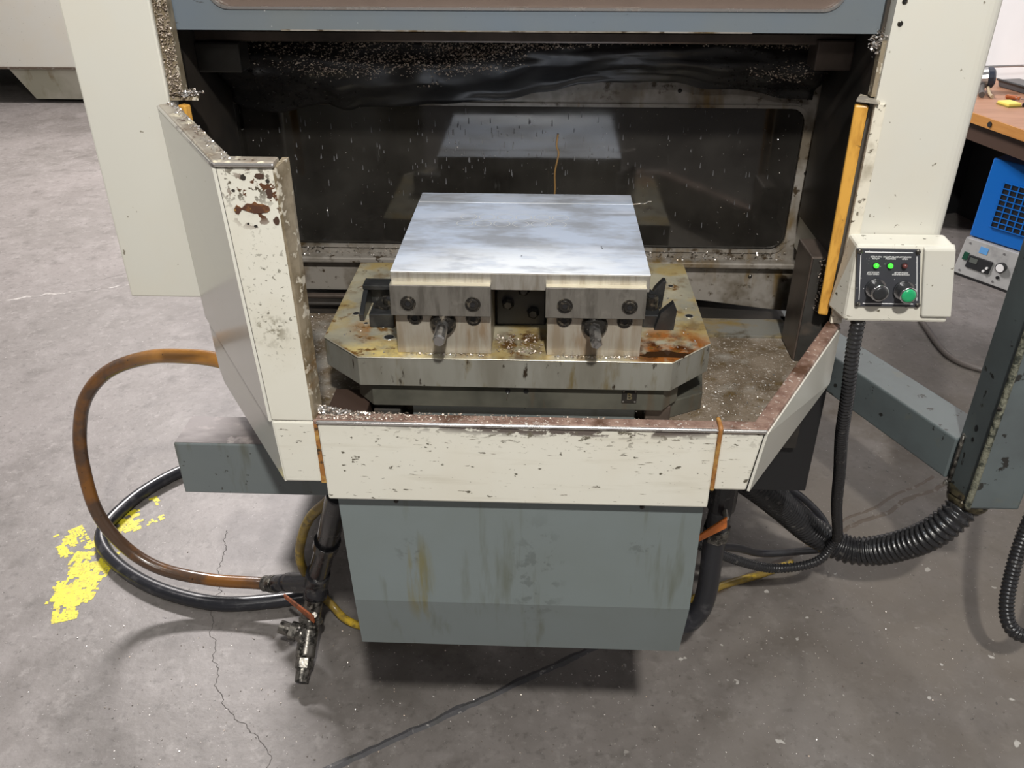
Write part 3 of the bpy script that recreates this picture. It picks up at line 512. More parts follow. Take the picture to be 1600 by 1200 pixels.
obj('floor_plate', G().prism([(0.30, 1.458), (0.468, 1.458), (0.472, 1.531), (0.28, 1.531)], 0.9295, 0.935), 'floorplate', tb, 0.001)
obj('inner_wall', G().box(-0.5785, -0.572, 1.364, 1.586, 0.93, 1.9), 'dark', tb)
obj('inner_wall', G().box(0.4835, 0.4885, 1.352, 1.586, 1.128, 1.9), 'dark', tb)
obj('inner_wall', G().box(0.5005, 0.506, 1.336, 1.586, 0.925, 1.128), 'dark', tb)
obj('inner_wall', G().sheet([(0.297, 1.004, 0.925), (0.494, 1.327, 0.925), (0.500, 1.327, 1.018), (0.305, 1.004, 1.016)], -0.002), 'column_dirty', tb)
obj('corner_post', G().box(0.452, 0.5, 1.372, 1.46, 0.93, 1.13), 'brownsteel', tb, 0.003)
obj('post_face', G().box(0.455, 0.5, 1.3695, 1.3725, 0.932, 1.127), 'darkpaint', tb)
obj('metal_chips', chips(420, lambda: (random.gauss(0.484, 0.008), 1.366, random.uniform(1.03, 1.13)), (0.0008, 0.002)), 'chip_dull', tb, kind='stuff')
def lfloor():
    t = random.random(); y = 1.03+0.5*t; xl = max(-0.562, -0.368-(y-1.0)*0.62); x = xl+abs(random.gauss(0, 0.05))
    h = max(0, 0.075*(1-t*1.6)*(0.6+0.5*fbm(x*12, y*12, 1)))*random.random()*max(0, 1-(x-xl)/0.09)
    return (min(x, -0.29), y, 0.93+h)
obj('metal_chips', chips(4200, lfloor, (0.001, 0.0028)), 'chip_dull', tb, kind='stuff')
obj('metal_chips', chips(1100, lfloor, (0.001, 0.003)), 'chip', tb, kind='stuff')
def heap():
    r = abs(random.gauss(0, 0.032)); a = random.uniform(0, 3.1416); x = -0.312+r*math.cos(a)*1.2; y = 1.012+r*math.sin(a)*0.9
    if x < -0.318: x = -0.636-x
    return (x, min(y, 1.05), max(0.985, 1.025-max(0, y-1.02)*1.3)+random.random()*max(0, 0.012-0.22*r))
obj('metal_chips', chips(1200, heap, (0.001, 0.0028)), 'chip', tb, kind='stuff')
obj('metal_chips', chips(700, lambda: (min(0.24, -0.31+random.expovariate(9)), random.uniform(1.001, 1.021), 1.0255), (0.0007, 0.0018)), 'chip_dull', tb, kind='stuff')
obj('metal_chips', chips(600, lambda: (lambda y, u: (0.10+(0.175+(y-1.0)*0.6)*u, y, 0.93))(random.uniform(1.03, 1.33), random.random()), (0.0006, 0.0017)), 'chip', tb, kind='stuff')
obj('metal_chips', chips(200, lambda: (lambda t: (-0.572+0.18*t+random.uniform(0.006, 0.018), 1.288-0.288*t+random.uniform(0.0, 0.006), 1.3905))(random.random()**2.5), (0.0008, 0.0022)), 'chip', tb, kind='stuff')

st = obj('wiper_strip', G().prism([(-0.562, 1.318), (-0.549, 1.312), (-0.543, 1.322), (-0.556, 1.331)], 1.10, 1.383), 'amber', None, 0.002)
tag(st, 'short amber wiper strip beside the top of the left tub column', 'wiper strip', 'amber wiper strips')
st = obj('wiper_strip', G().hexa([(0.468, 1.336, 1.04), (0.484, 1.331, 1.04), (0.485, 1.346, 1.04), (0.472, 1.35, 1.04), (0.461, 1.336, 1.388), (0.481, 1.331, 1.388), (0.4815, 1.346, 1.388), (0.465, 1.35, 1.388)]), 'amber', None, 0.003)
tag(st, 'long amber wiper strip left of the push button box', 'wiper strip', 'amber wiper strips')

# ================================================================== PEDESTAL, BASE
pc = thing('pedestal_cover', (-0.03, 1.2, 0.53), 'stained grey sheet metal cover below the cream tub front', 'machine cover')
obj('upper_sheet', G().hexa([(-0.2985, 1.02, 0.66), (0.2475, 1.02, 0.66), (0.2475, 1.40, 0.66), (-0.2985, 1.40, 0.66), (-0.306, 1.02, 0.915), (0.246, 1.02, 0.915), (0.246, 1.40, 0.915), (-0.306, 1.40, 0.915)]), 'pedestal', pc)
obj('lower_sheet', G().hexa([(-0.3035, 1.05, 0.530), (0.2465, 1.05, 0.530), (0.2465, 1.40, 0.530), (-0.3035, 1.40, 0.530), (-0.2985, 1.02, 0.66), (0.2475, 1.02, 0.66), (0.2475, 1.40, 0.66), (-0.2985, 1.40, 0.66)]), 'pedestal', pc)
for x in (-0.216, 0.155): obj('bolt', G().lathe((x, 1.021, 0.868), (0, -1, 0), [(0, 0.004), (0.003, 0.0036), (0.0045, 0.002)], 10), 'bolt', pc)
for z in (0.775, 0.70, 0.62): obj('side_bracket', G().box(0.246, 0.262, 1.10, 1.13, z, z+0.035), 'post_grey', pc, 0.002)
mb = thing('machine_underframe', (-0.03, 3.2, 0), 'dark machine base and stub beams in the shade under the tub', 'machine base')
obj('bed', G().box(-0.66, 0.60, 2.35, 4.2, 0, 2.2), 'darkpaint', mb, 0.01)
obj('rear_light_blocker', G().box(-0.79, 0.60, 1.98, 2.36, 0.17, 0.90), 'darkpaint', mb, 0.004)  # unseen box added to keep the back lamp off the floor under the tub
obj('front_beam', G().box(-0.682, -0.25, 1.29, 1.385, 0.660, 0.775), 'grey', mb, 0.003, label='grey beam stub jutting out left of the tub')
obj('beam_top_film', G().box(-0.680, -0.252, 1.293, 1.383, 0.7745, 0.7757), mat('oily_worn_top', (0.15, 0.13, 0.126), 0.6, 0.0, layers=[dict(c=(0.06, 0.048, 0.045), s=(6, 14, 9), lo=0.45, hi=0.60), dict(c=(0.24, 0.21, 0.20), s=30, lo=0.56, hi=0.7)]), mb)
obj('cross_member', G().box(-0.40, -0.25, 1.385, 2.40, 0.67, 0.90), 'dark', mb)
obj('side_block', G().box(0.40, 0.545, 1.42, 1.62, 0.60, 0.90), 'black', mb, 0.003, label='black block under the right corner of the tub')
obj('side_block', G().box(0.38, 0.50, 1.40, 2.40, 0.72, 0.90), 'dark', mb)
obj('under_tub_shade', G().box(-0.55, 0.48, 1.40, 2.36, 0.90, 0.918), 'dark', mb)  # unseen sheet added for more shade below the tub

# ================================================================== PALLET AND FIXTURE
pl = thing('machine_pallet', (-0.04, 1.31, 1.01), 'rust stained octagonal steel pallet plate carrying the two jaws', 'pallet')
PP = [(-0.277, 1.12), (0.195, 1.12), (0.261, 1.184), (0.261, 1.505), (-0.342, 1.485), (-0.342, 1.183)]
obj('plate_body', G().prism(PP, 1.011, 1.0585), 'pallet_side', pl, 0.001)
obj('top_face', G().prism(PP, 1.0585, 1.06), 'pallet_top', pl)
for a_, b_ in zip(PP[-1:]+PP[:2], PP[:3]): obj('bright_edge', G().tube([(*a_, 1.0597), (*b_, 1.0597)], 0.0011, 6), 'edge_line', pl)
for x, y, r in ((-0.24, 1.186, 0.0075), (-0.308, 1.268, 0.005), (-0.285, 1.233, 0.003), (0.241, 1.28, 0.006), (-0.27, 1.42, 0.006), (0.225, 1.40, 0.004)):
    h_ = obj('tapped_hole', G().lathe((x, y, 1.0598), (0, 0, 1), [(0, r*1.35), (0.0005, r*1.3)], 16), 'edge_line', pl)
    obj('bore', G().cyl((x, y, 1.0602), (x, y, 1.0606), r, n=16), 'black', h_)
obj('coolant_puddle', G().prism([(0.185+0.035*math.cos(k*.45)*(1+.3*math.sin(k*1.7)), 1.145+0.010*math.sin(k*.45)*(1+.3*math.cos(k*2.1))) for k in range(14)], 1.0603, 1.0608), mat('dark_coolant', (0.03, 0.014, 0.006), 0.06), pl)
def ptop():
    return (random.uniform(-0.33, 0.25), random.uniform(1.125, 1.47), 1.0605)
obj('metal_chips', chips(260, ptop, (0.0006, 0.0016)), 'chip', pl, kind='stuff')
obj('metal_chips', chips(160, lambda: (random.choice((random.uniform(-0.2, -0.08), random.uniform(0.02, 0.145))), 1.133+random.uniform(-0.004, 0.002), 1.0605), (0.0008, 0.002)), 'chip', pl, kind='stuff')

rv = thing('pallet_receiver', (-0.04, 1.3, 0.967), 'olive grey receiver plate with B badge under the pallet', 'machine plate')
obj('plate', G().prism([(-0.262, 1.132), (0.188, 1.132), (0.215, 1.165), (0.215, 1.45), (-0.29, 1.45), (-0.29, 1.165)], 0.968, 1.010), 'receiver', rv, 0.001)
obj('top_edge', G().tube([(-0.262, 1.1325, 1.0098), (0.188, 1.1325, 1.0098)], 0.0009, 6), 'edge_line', rv)
for x in (-0.051, -0.023): obj('bore', G().cyl((x, 1.1325, 0.999), (x, 1.1312, 0.999), 0.0042, n=14), 'black', rv)
obj('coolant_drip', G().tube([(-0.051, 1.1305, 0.996), (-0.052, 1.1305, 0.990), (-0.0525, 1.1305, 0.984)], 0.0012, 6), 'chrome', rv)
bd = obj('badge', G().box(0.1245, 0.1475, 1.1300, 1.1325, 0.982, 1.005), 'dark', rv, 0.001, label='small square badge reading B')
for x in (0.127, 0.145):
    for z in (0.9845, 0.9935 if False else 1.0025): obj('rivet', G().lathe((x, 1.130, z), (0, -1, 0), [(0, 0.0016), (0.001, 0.001)], 8), 'chip', bd)
def text(body, size, loc, m, parent, name, align='CENTER', rot=(math.pi/2, 0, 0), depth=0.0002):
    c = bpy.data.curves.new(name, 'FONT'); c.body = body; c.size = size; c.align_x = align; c.align_y = 'CENTER'; c.extrude = depth; c.resolution_u = 2
    c.space_line = 0.85
    o = bpy.data.objects.new(name, c); me = bpy.data.meshes.new_from_object(o); bpy.data.objects.remove(o); bpy.data.curves.remove(c)
    T = Matrix.Translation(loc) @ Matrix.Rotation(rot[2], 4, 'Z') @ Matrix.Rotation(rot[0], 4, 'X')
    g = G(); g.v = [tuple(T @ v.co) for v in me.vertices]; g.f = [tuple(p.vertices) for p in me.polygons]
    return obj(name, g, m, parent)
text('B', 0.016, (0.136, 1.1296, 0.9935), 'pallet_side', bd, 'letter')
gb = thing('receiver_pedestal', (-0.04, 1.3, 0.93), 'grey locating blocks under the receiver plate behind the sill', 'machine block')
obj('centre_block', G().box(-0.205, 0.15, 1.155, 1.40, 0.93, 0.967), 'grey', gb, 0.002)
obj('guide_block', G().box(-0.335, -0.272, 1.115, 1.19, 0.93, 0.962), mat('brown_guide_block', (0.05, 0.032, 0.025), 0.35), gb, 0.002)
obj('guide_block', G().box(-0.265, -0.222, 1.14, 1.20, 0.93, 0.955), 'darkpaint', gb, 0.002)
obj('guide_block', G().box(0.165, 0.205, 1.15, 1.24, 0.93, 0.965), 'brownsteel', gb, 0.002)
obj('guide_block', G().prism([(0.207, 1.17), (0.262, 1.20), (0.272, 1.27), (0.207, 1.27)], 0.93, 0.962), 'receiver', gb, 0.002)

def vise(x0, x1, sx, bx, label, hexa):
    v = thing('vise_jaw', ((x0+x1)/2, 1.3, 1.06), label, 'vise jaw', 'vise jaws on the pallet')
    obj('jaw_body', G().box(x0, x1, 1.137, 1.465, 1.06, 1.1675), 'jaw', v, 0.001)
    obj('jaw_plate', G().box(x0-0.003, x1+0.001, 1.121, 1.1365, 1.130, 1.178), 'jawplate', v, 0.001)
    obj('plate_top', G().box(x0-0.0025, x1+0.0005, 1.1215, 1.1325, 1.178, 1.1786), 'edge_line', v)
    def shcs(x, y, z, name):
        s = obj(name, G().lathe((x, y, z), (0, -1, 0), [(0, 0.0115), (0.0012, 0.0115), (0.0012, 0.0098), (0.0008, 0.0095), (0.0008, 0.0088), (0.0022, 0.0086), (0.003, 0.0078), (0.003, 0.0046), (0.0016, 0.0044)], 22), 'bolt', v)
        obj('hex_socket', G().cyl((x, y-0.0018, z), (x, y-0.002, z), 0.0042, n=6), 'black', s)
    for x in sx: shcs(x, 1.121, 1.150, 'cap_screw')
    for x in bx: shcs(x, 1.137, 1.1195, 'cap_screw')
    c = (x0+x1)/2
    obj('lead_screw_collar', G().lathe((c, 1.137, 1.1125), (0, -1, 0), [(0, 0.0195), (0.004, 0.0195), (0.010, 0.0165), (0.012, 0.012)], 24), 'bolt', v)
    obj('lead_screw', G().lathe((c, 1.13, 1.1125), (0, -1, 0), [(0, 0.0092), (0.052, 0.0092), (0.055, 0.0075)], 6 if hexa else 20), 'stud', v)
    return v
vise(-0.218, -0.076, (-0.195, -0.101), (-0.189, -0.102), 'steel vise jaw under the left half of the aluminium block', False)
vise(0.007, 0.147, (0.032, 0.125), (0.032, 0.121), 'steel vise jaw under the right half of the aluminium block', True)
fb = thing('gap_filler', (-0.034, 1.35, 1.06), 'black filler block deepening the shade in the gap between the two vise jaws', 'fixture')
obj('filler_block', G().box(-0.0745, 0.0055, 1.235, 1.45, 1.06, 1.15), 'black', fb, 0.003)  # black block added so the gap between the jaws looks deeply shaded
for x, z in ((-0.055, 1.10), (-0.015, 1.085), (-0.03, 1.125)): obj('clamp_nut', G().lathe((x, 1.236, z), (0, -1, 0), [(0, 0.010), (0.008, 0.010), (0.012, 0.006)], 6), 'black_clamp', fb)
obj('metal_chips', chips(160, lambda: (random.uniform(-0.07, 0.0), random.uniform(1.14, 1.203), 1.0605), (0.0008, 0.0022)), 'chip_dull', fb, kind='stuff')

ab = thing('aluminium_block', (-0.034, 1.31, 1.168), 'bright milled aluminium plate clamped across both vise jaws', 'metal block')
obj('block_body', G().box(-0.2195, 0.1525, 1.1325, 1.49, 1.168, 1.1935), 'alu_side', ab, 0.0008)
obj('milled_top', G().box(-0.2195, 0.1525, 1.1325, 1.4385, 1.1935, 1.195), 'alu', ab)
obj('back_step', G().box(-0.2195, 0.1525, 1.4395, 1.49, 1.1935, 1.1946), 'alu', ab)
obj('step_line', G().box(-0.2195, 0.1525, 1.4375, 1.4396, 1.1948, 1.1954), 'scribe', ab)
obj('front_arris', G().tube([(-0.2195, 1.1323, 1.1948), (0.1525, 1.1323, 1.1948)], 0.0008, 6), 'scribe', ab)
for i in range(6):
    for j in range(2):
        x = -0.130+i*0.0305+(0.0 if j else 0.004); y = 1.365-j*0.031
        g = G(); n = 36; R0, R1 = 0.0138, 0.0124
        g.add([(x+r*math.cos(6.2832*k/n), y+r*math.sin(6.2832*k/n), 1.19512) for k in range(n) for r in (R0, R1)], [(2*k, 2*k+1, (2*k+3) % (2*n), (2*k+2) % (2*n)) for k in range(n)])
        obj('ring_mark', g, 'scribe', ab)
for x, y in ((-0.033, 1.199), (-0.033, 1.193), (0.088, 1.237), (0.089, 1.231)): obj('pin_hole', G().cyl((x, y, 1.195), (x, y, 1.1953), 0.0013, n=8), 'black', ab)
cc = obj('chip_curl', G().tube([(0.152, 1.4385, 1.195), (0.165, 1.44, 1.196), (0.172, 1.437, 1.197), (0.178, 1.441, 1.199), (0.184, 1.440, 1.200)], 0.0010, 6), 'chip')
tag(cc, 'thin bright chip curl hanging off the back right corner of the aluminium block', 'metal chip')

# side clamps
cl = thing('side_clamp', (-0.262, 1.26, 1.06), 'black gusseted side clamp on the pallet left of the aluminium block', 'clamp', 'black side clamps')
obj('top_plate', G().prism([(-0.298, 1.288), (-0.235, 1.288), (-0.235, 1.318), (-0.298, 1.318)], 1.094, 1.102), 'black_clamp', cl, 0.001)
obj('back_plate', G().box(-0.298, -0.235, 1.31, 1.322, 1.06, 1.0955), 'black_clamp', cl, 0.001)
obj('gusset', G().prism([(1.318, 1.0605), (1.318, 1.094), (1.285, 1.094), (1.240, 1.072), (1.240, 1.0605)], -0.297, -0.289, 'x'), 'black_clamp', cl, 0.001)
obj('base_block', G().box(-0.276, -0.236, 1.218, 1.268, 1.06, 1.084), 'black_clamp', cl, 0.0015)
obj('clamp_bolt', G().lathe((-0.247, 1.247, 1.084), (0, 0, 1), [(0, 0.010), (0.014, 0.010), (0.0145, 0.008)], 18), 'bolt', cl)
obj('bolt_socket', G().cyl((-0.247, 1.247, 1.0985), (-0.247, 1.247, 1.0992), 0.0052, n=6), 'black', cl)
obj('swing_arm', G().prism([(-0.272, 1.24), (-0.25, 1.232), (-0.232, 1.25), (-0.232, 1.28), (-0.262, 1.275)], 1.084, 1.09), 'bolt', cl, 0.001)
c2 = thing('side_clamp', (0.185, 1.27, 1.06), 'black finned side clamp on the pallet right of the aluminium block', 'clamp', 'black side clamps')
obj('base_block', G().box(0.160, 0.188, 1.235, 1.32, 1.06, 1.082), 'black_clamp', c2, 0.0015)
obj('clamp_bolt', G().lathe((0.1745, 1.262, 1.082), (0, 0, 1), [(0, 0.011), (0.020, 0.011), (0.0205, 0.0085)], 18), 'bolt', c2)
obj('bolt_socket', G().cyl((0.1745, 1.262, 1.1025), (0.1745, 1.262, 1.1032), 0.0058, n=6), 'black', c2)
obj('front_fin', G().prism([(0.178, 1.0605), (0.209, 1.0605), (0.211, 1.095), (0.205, 1.108), (0.186, 1.090)], 1.226, 1.240, 'y'), 'black_clamp', c2, 0.001)
obj('back_fin', G().prism([(0.172, 1.065), (0.198, 1.065), (0.2015, 1.112), (0.197, 1.113), (0.184, 1.097)], 1.30, 1.316, 'y'), 'black_clamp', c2, 0.001)
obj('front_wedge', G().prism([(0.160, 1.062), (0.186, 1.062), (0.192, 1.088), (0.176, 1.099), (0.165, 1.092)], 1.275, 1.30, 'y'), 'black_clamp', c2, 0.001)

# ================================================================== PUSH BUTTON BOX
cb = thing('push_button_box', (0.56, 1.29, 1.068), 'cream push button box with black plate on the right panel', 'control box')
g = G()
F = [(0.494, 1.055), (0.659, 1.055), (0.640, 1.188), (0.488, 1.188)]
g.add([(x, 1.28, z) for x, z in F]+[(0.478, 1.329, 1.060), (0.664, 1.329, 1.060), (0.640, 1.329, 1.190), (0.489, 1.329, 1.190)],
      [(0, 1, 2, 3), (4, 7, 6, 5), (0, 4, 5, 1), (1, 5, 6, 2), (2, 6, 7, 3), (3, 7, 4, 0)])
obj('housing', g, 'cream_worn', cb, 0.005)
obj('side_shell', G().hexa([(0.613, 1.274, 1.068), (0.661, 1.274, 1.068), (0.661, 1.29, 1.068), (0.613, 1.29, 1.068), (0.590, 1.274, 1.185), (0.638, 1.274, 1.185), (0.642, 1.29, 1.189), (0.590, 1.29, 1.189)]), 'cream', cb, 0.003)
fp = obj('face_plate', G().prism([(0.504, 1.085), (0.607, 1.085), (0.585, 1.183), (0.488, 1.183)], 1.2755, 1.2805, 'y'), 'ctrlplate', cb, 0.0008)
for a_, b_ in (((0.509, 1.0905), (0.601, 1.0905)), ((0.4945, 1.178), (0.5805, 1.178)), ((0.509, 1.0905), (0.4945, 1.178)), ((0.601, 1.0905), (0.5805, 1.178))):
    v = Vector((b_[0]-a_[0], 0, b_[1]-a_[1])).normalized()
    obj('border_line', G().tube([(a_[0]+v.x*.006, 1.2755, a_[1]+v.z*.006), (b_[0]-v.x*.006, 1.2755, b_[1]-v.z*.006)], 0.0007, 6), 'white', fp)
for x, z in ((0.5075, 1.089), (0.6025, 1.089), (0.493, 1.1795), (0.582, 1.1795)):
    obj('screw', G().lathe((x, 1.2755, z), (0, -1, 0), [(0, 0.0042), (0.0015, 0.004), (0.0025, 0.0022)], 12), 'fitting', cb)
for x, m_, nm in ((0.522, 'ledgreen', 'green indicator lamp'), (0.544, 'ledgreen', 'green indicator lamp'), (0.566, 'ledred', 'unlit red indicator lamp')):
    l_ = obj('indicator_lamp', G().lathe((x, 1.2755, 1.1565), (0, -1, 0), [(0, 0.0042), (0.003, 0.0042), (0.0055, 0.0033), (0.0068, 0.0016)], 14), m_, cb, smooth=True, label=nm)
    obj('bezel', G().lathe((x, 1.2755, 1.1565), (0, -1, 0), [(0, 0.0054), (0.0012, 0.0052), (0.0012, 0.0043)], 14), 'blackplastic', l_)
def button(x, z, m_, label):
    b = obj('push_button', G().lathe((x, 1.2755, z), (0, -1, 0), [(0, 0.0155), (0.004, 0.0155), (0.004, 0.0128), (0.022, 0.0125)], 26), 'blackplastic', cb, smooth=False, label=label)
    obj('retaining_ring', G().lathe((x, 1.2715, z), (0, -1, 0), [(0, 0.0160), (0.0014, 0.0158), (0.0014, 0.0140)], 26), 'chrome', b)
    obj('chrome_ring', G().lathe((x, 1.2535, z), (0, -1, 0), [(0, 0.0136), (0.003, 0.0136), (0.0035, 0.0122), (0.0033, 0.0112)], 26), 'chrome', b, smooth=True)
    obj('button_cap', G().lathe((x, 1.2535, z), (0, -1, 0), [(0, 0.0111), (0.0042, 0.0111), (0.0055, 0.009), (0.006, 0.005)], 26), m_, b, smooth=True)
button(0.5285, 1.1190, 'blackplastic', 'black push button'); button(0.5735, 1.1160, 'greenbtn', 'green push button')
for body, x, z in (('SETUP STN\nREADY', 0.5195, 1.1690), ('PALLET CLAMP\nPOSITION', 0.5425, 1.1690), ('APC DOOR\nOPEN', 0.5645, 1.1690), ('APC DOOR\nPUSH OPEN', 0.5205, 1.1425), ('SETUP FINISH\nCONFIRMATION', 0.564, 1.1425)):
    text(body, 0.0036, (x, 1.2752, z), 'white', fp, 'lettering')
cn = obj('corrugated_conduit', G().tube([(0.524, 1.30, 1.07), (0.526, 1.30, 1.0), (0.541, 1.315, 0.90), (0.566, 1.36, 0.78), (0.612, 1.44, 0.64), (0.662, 1.53, 0.48), (0.718, 1.62, 0.33), (0.735, 1.66, 0.265), (0.700, 1.656, 0.20), (0.598, 1.65, 0.18), (0.483, 1.599, 0.25), (0.377, 1.534, 0.35), (0.30, 1.47, 0.45)], 0.0125, 12, ridge=0.0085), 'conduit')
tag(cn, 'slim black corrugated conduit hanging from the push button box', 'conduit', 'corrugated conduits')

# ================================================================== PENDANT POST
pp = thing('pendant_post', (1.02, 1.62, 0.45), 'weathered grey square post with welded arm at the right edge', 'post')
obj('post_tube', G().box(0.968, 1.085, 1.565, 1.682, 0.45, 1.75), 'post_grey', pp, 0.006)
obj('weld_bead', G().tube([(0.9685, 1.5655, 0.452), (0.9690, 1.5660, 0.70), (0.9688, 1.5658, 1.1)], 0.0075, 8, step=0.01), 'weld', pp)
D = Vector((-0.40, 0.915, 0)).normalized(); Q = Vector((D.y, -D.x, 0)); A = Vector((0.955, 1.665, 0)); B_ = A+D*0.95
g = G(); pts = []
for z in (0.462, 0.572): pts += [A+Vector((0, 0, z)), A+Q*0.112+Vector((0, 0, z)), B_+Q*0.112+Vector((0, 0, z)), B_+Vector((0, 0, z))]
obj('arm', g.hexa(pts), 'post_grey', pp, 0.004)
obj('arm_weld', G().tube([(0.962, 1.655, 0.46), (0.962, 1.655, 0.575), (0.985, 1.69, 0.578)], 0.005, 8, step=0.006), 'fitting', pp)
obj('corner_bolt', G().lathe((0.960, 1.66, 0.455), (-0.6, -0.8, 0.2), [(0, 0.007), (0.006, 0.007), (0.009, 0.004)], 6), 'fitting', pp)
obj('conduit_gland', G().lathe((1.00, 1.62, 0.455), (-0.25, -0.15, -0.8), [(0, 0.05), (0.012, 0.05), (0.012, 0.044), (0.02, 0.047), (0.028, 0.044), (0.034, 0.040)], 22), mat('dirty_brass_gland', (0.10, 0.085, 0.05), 0.35, 0.5, layers=[dict(c=(0.03, 0.025, 0.02), s=40, lo=0.45, hi=0.6)]), pp)
for z in (0.60, 0.63): obj('chipped_spot', G().cyl((0.9675, 1.625, z), (0.9668, 1.625, z), 0.007 if z > .61 else .005, n=9), 'black', pp)
obj('edge_bolt', G().lathe((0.968, 1.566, 0.72), (-0.7, -0.7, 0), [(0, 0.006), (0.008, 0.005)], 8), 'fitting', pp)
bg_ = obj('corrugated_conduit', G().tube([(0.995, 1.615, 0.435), (0.965, 1.60, 0.395), (0.93, 1.61, 0.335), (0.89, 1.645, 0.27), (0.844, 1.685, 0.215), (0.785, 1.71, 0.20), (0.70, 1.72, 0.245), (0.60, 1.665, 0.36), (0.51, 1.58, 0.48), (0.42, 1.52, 0.58)], 0.038, 20, ridge=0.0145), 'conduit')
tag(bg_, 'thick black corrugated conduit running from the grey post under the tub', 'conduit', 'corrugated conduits')
eg = obj('corrugated_conduit', G().tube([(1.16, 1.60, 0.70), (1.125, 1.57, 0.50), (1.103, 1.545, 0.39), (1.088, 1.513, 0.30), (1.082, 1.483, 0.235), (1.092, 1.460, 0.195), (1.120, 1.448, 0.18), (1.16, 1.45, 0.20), (1.20, 1.47, 0.27), (1.235, 1.50, 0.38), (1.25, 1.53, 0.60)], 0.0175, 14, ridge=0.0095), 'conduit')
tag(eg, 'black corrugated conduit hanging in a loop at the right picture edge', 'conduit', 'corrugated conduits')

# ================================================================== HOSES, PIPES
hb = obj('coolant_hose', G().tube([(-0.50, 1.46, 0.80), (-0.56, 1.49, 0.805), (-0.676, 1.553, 0.805), (-0.775, 1.605, 0.785), (-0.894, 1.667, 0.745), (-1.019, 1.714, 0.68), (-1.099, 1.726, 0.60), (-1.145, 1.735, 0.50), (-1.149, 1.71, 0.41), (-1.132, 1.682, 0.28), (-1.083, 1.674, 0.175), (-0.998, 1.662, 0.112), (-0.869, 1.655, 0.083), (-0.737, 1.645, 0.085), (-0.70, 1.638, 0.09)], 0.0165, 18), 'hose_brown')
tag(hb, 'translucent amber brown hose looping out from the tub to the floor', 'hose', 'hoses')
hk = obj('coolant_hose', G().tube([(-0.565, 1.668, 0.03), (-0.61, 1.668, 0.023), (-0.714, 1.644, 0.021), (-0.848, 1.631, 0.021), (-1.0, 1.668, 0.021), (-1.135, 1.737, 0.021), (-1.239, 1.825, 0.021), (-1.284, 1.907, 0.021), (-1.272, 2.012, 0.021), (-1.235, 2.109, 0.021), (-1.168, 2.203, 0.021), (-1.05, 2.30, 0.021), (-0.80, 2.37, 0.021)], 0.0195, 18), 'hose_black')
tag(hk, 'thick black rubber hose curving across the floor at left', 'hose', 'hoses')
yl = obj('air_hose', G().tube([(-0.385, 1.34, 0.66), (-0.418, 1.345, 0.61), (-0.482, 1.385, 0.52), (-0.535, 1.45, 0.38), (-0.562, 1.525, 0.25), (-0.565, 1.60, 0.12), (-0.538, 1.62, 0.04), (-0.461, 1.577, 0.013), (-0.25, 1.55, 0.012), (0.1, 1.62, 0.012), (0.406, 1.703, 0.012), (0.51, 1.762, 0.012), (0.624, 1.81, 0.012), (0.72, 1.86, 0.012)], 0.0105, 12), 'hose_yellow')
tag(yl, 'dirty yellow hose running down beside the black pipe and under the machine', 'hose', 'hoses')
pv = thing('drain_pipe', (-0.55, 1.45, 0.03), 'oily black drain pipe with tee and red lever left of the pedestal', 'pipe', 'drain pipes')
obj('down_pipe', G().tube([(-0.385, 1.30, 0.66), (-0.412, 1.335, 0.58), (-0.437, 1.375, 0.50), (-0.488, 1.461, 0.35), (-0.528, 1.515, 0.235)], 0.024, 16, step=0.012), 'pipe', pv)
obj('collar', G().cyl((-0.452, 1.398, 0.455), (-0.466, 1.423, 0.415), 0.029, n=18), 'pipe', pv, 0.002)
obj('tee_body', G().tube([(-0.520, 1.505, 0.26), (-0.533, 1.520, 0.215), (-0.540, 1.512, 0.175)], 0.029, 16, step=0.01), 'pipe', pv)
obj('side_branch', G().tube([(-0.533, 1.520, 0.215), (-0.585, 1.552, 0.18), (-0.625, 1.578, 0.155)], 0.025, 16, step=0.012), 'pipe', pv)
obj('branch_nipple', G().tube([(-0.625, 1.578, 0.155), (-0.665, 1.608, 0.122)], 0.022, 14), 'pipe', pv)
obj('hose_clamp', G().cyl((-0.672, 1.615, 0.113), (-0.690, 1.63, 0.098), 0.0235, n=18), 'fitting', pv, 0.001)
obj('hose_clamp', G().cyl((-0.700, 1.637, 0.091), (-0.715, 1.642, 0.087), 0.021, n=18), 'fitting', pv, 0.001)
obj('valve_body', G().tube([(-0.540, 1.512, 0.175), (-0.549, 1.495, 0.135), (-0.553, 1.478, 0.105)], 0.023, 14, step=0.008), 'fitting', pv)
obj('valve_ring', G().cyl((-0.5500, 1.491, 0.125), (-0.5515, 1.485, 0.115), 0.0285, n=18), 'fitting', pv, 0.001)
obj('wye_body', G().tube([(-0.553, 1.478, 0.105), (-0.556, 1.445, 0.075), (-0.557, 1.425, 0.058)], 0.0235, 14, step=0.008), 'fitting', pv)
obj('nozzle_nut', G().cyl((-0.557, 1.425, 0.058), (-0.5575, 1.405, 0.043), 0.0215, n=6), 'fitting', pv, 0.001)
nz = obj('nozzle', G().cyl((-0.5575, 1.405, 0.043), (-0.558, 1.378, 0.026), 0.0175, 0.0155, n=16), 'fitting', pv)
obj('nozzle_bore', G().cyl((-0.558, 1.378, 0.026), (-0.558, 1.3775, 0.0257), 0.011, n=14), 'black', nz)
obj('side_port', G().tube([(-0.556, 1.463, 0.09), (-0.588, 1.470, 0.098)], 0.020, 14), 'fitting', pv)
obj('port_nut', G().cyl((-0.582, 1.469, 0.096), (-0.600, 1.472, 0.100), 0.0235, n=6), 'fitting', pv, 0.001)
po = obj('port_thread', G().cyl((-0.600, 1.472, 0.100), (-0.625, 1.477, 0.106), 0.0165, n=16), 'fitting', pv)
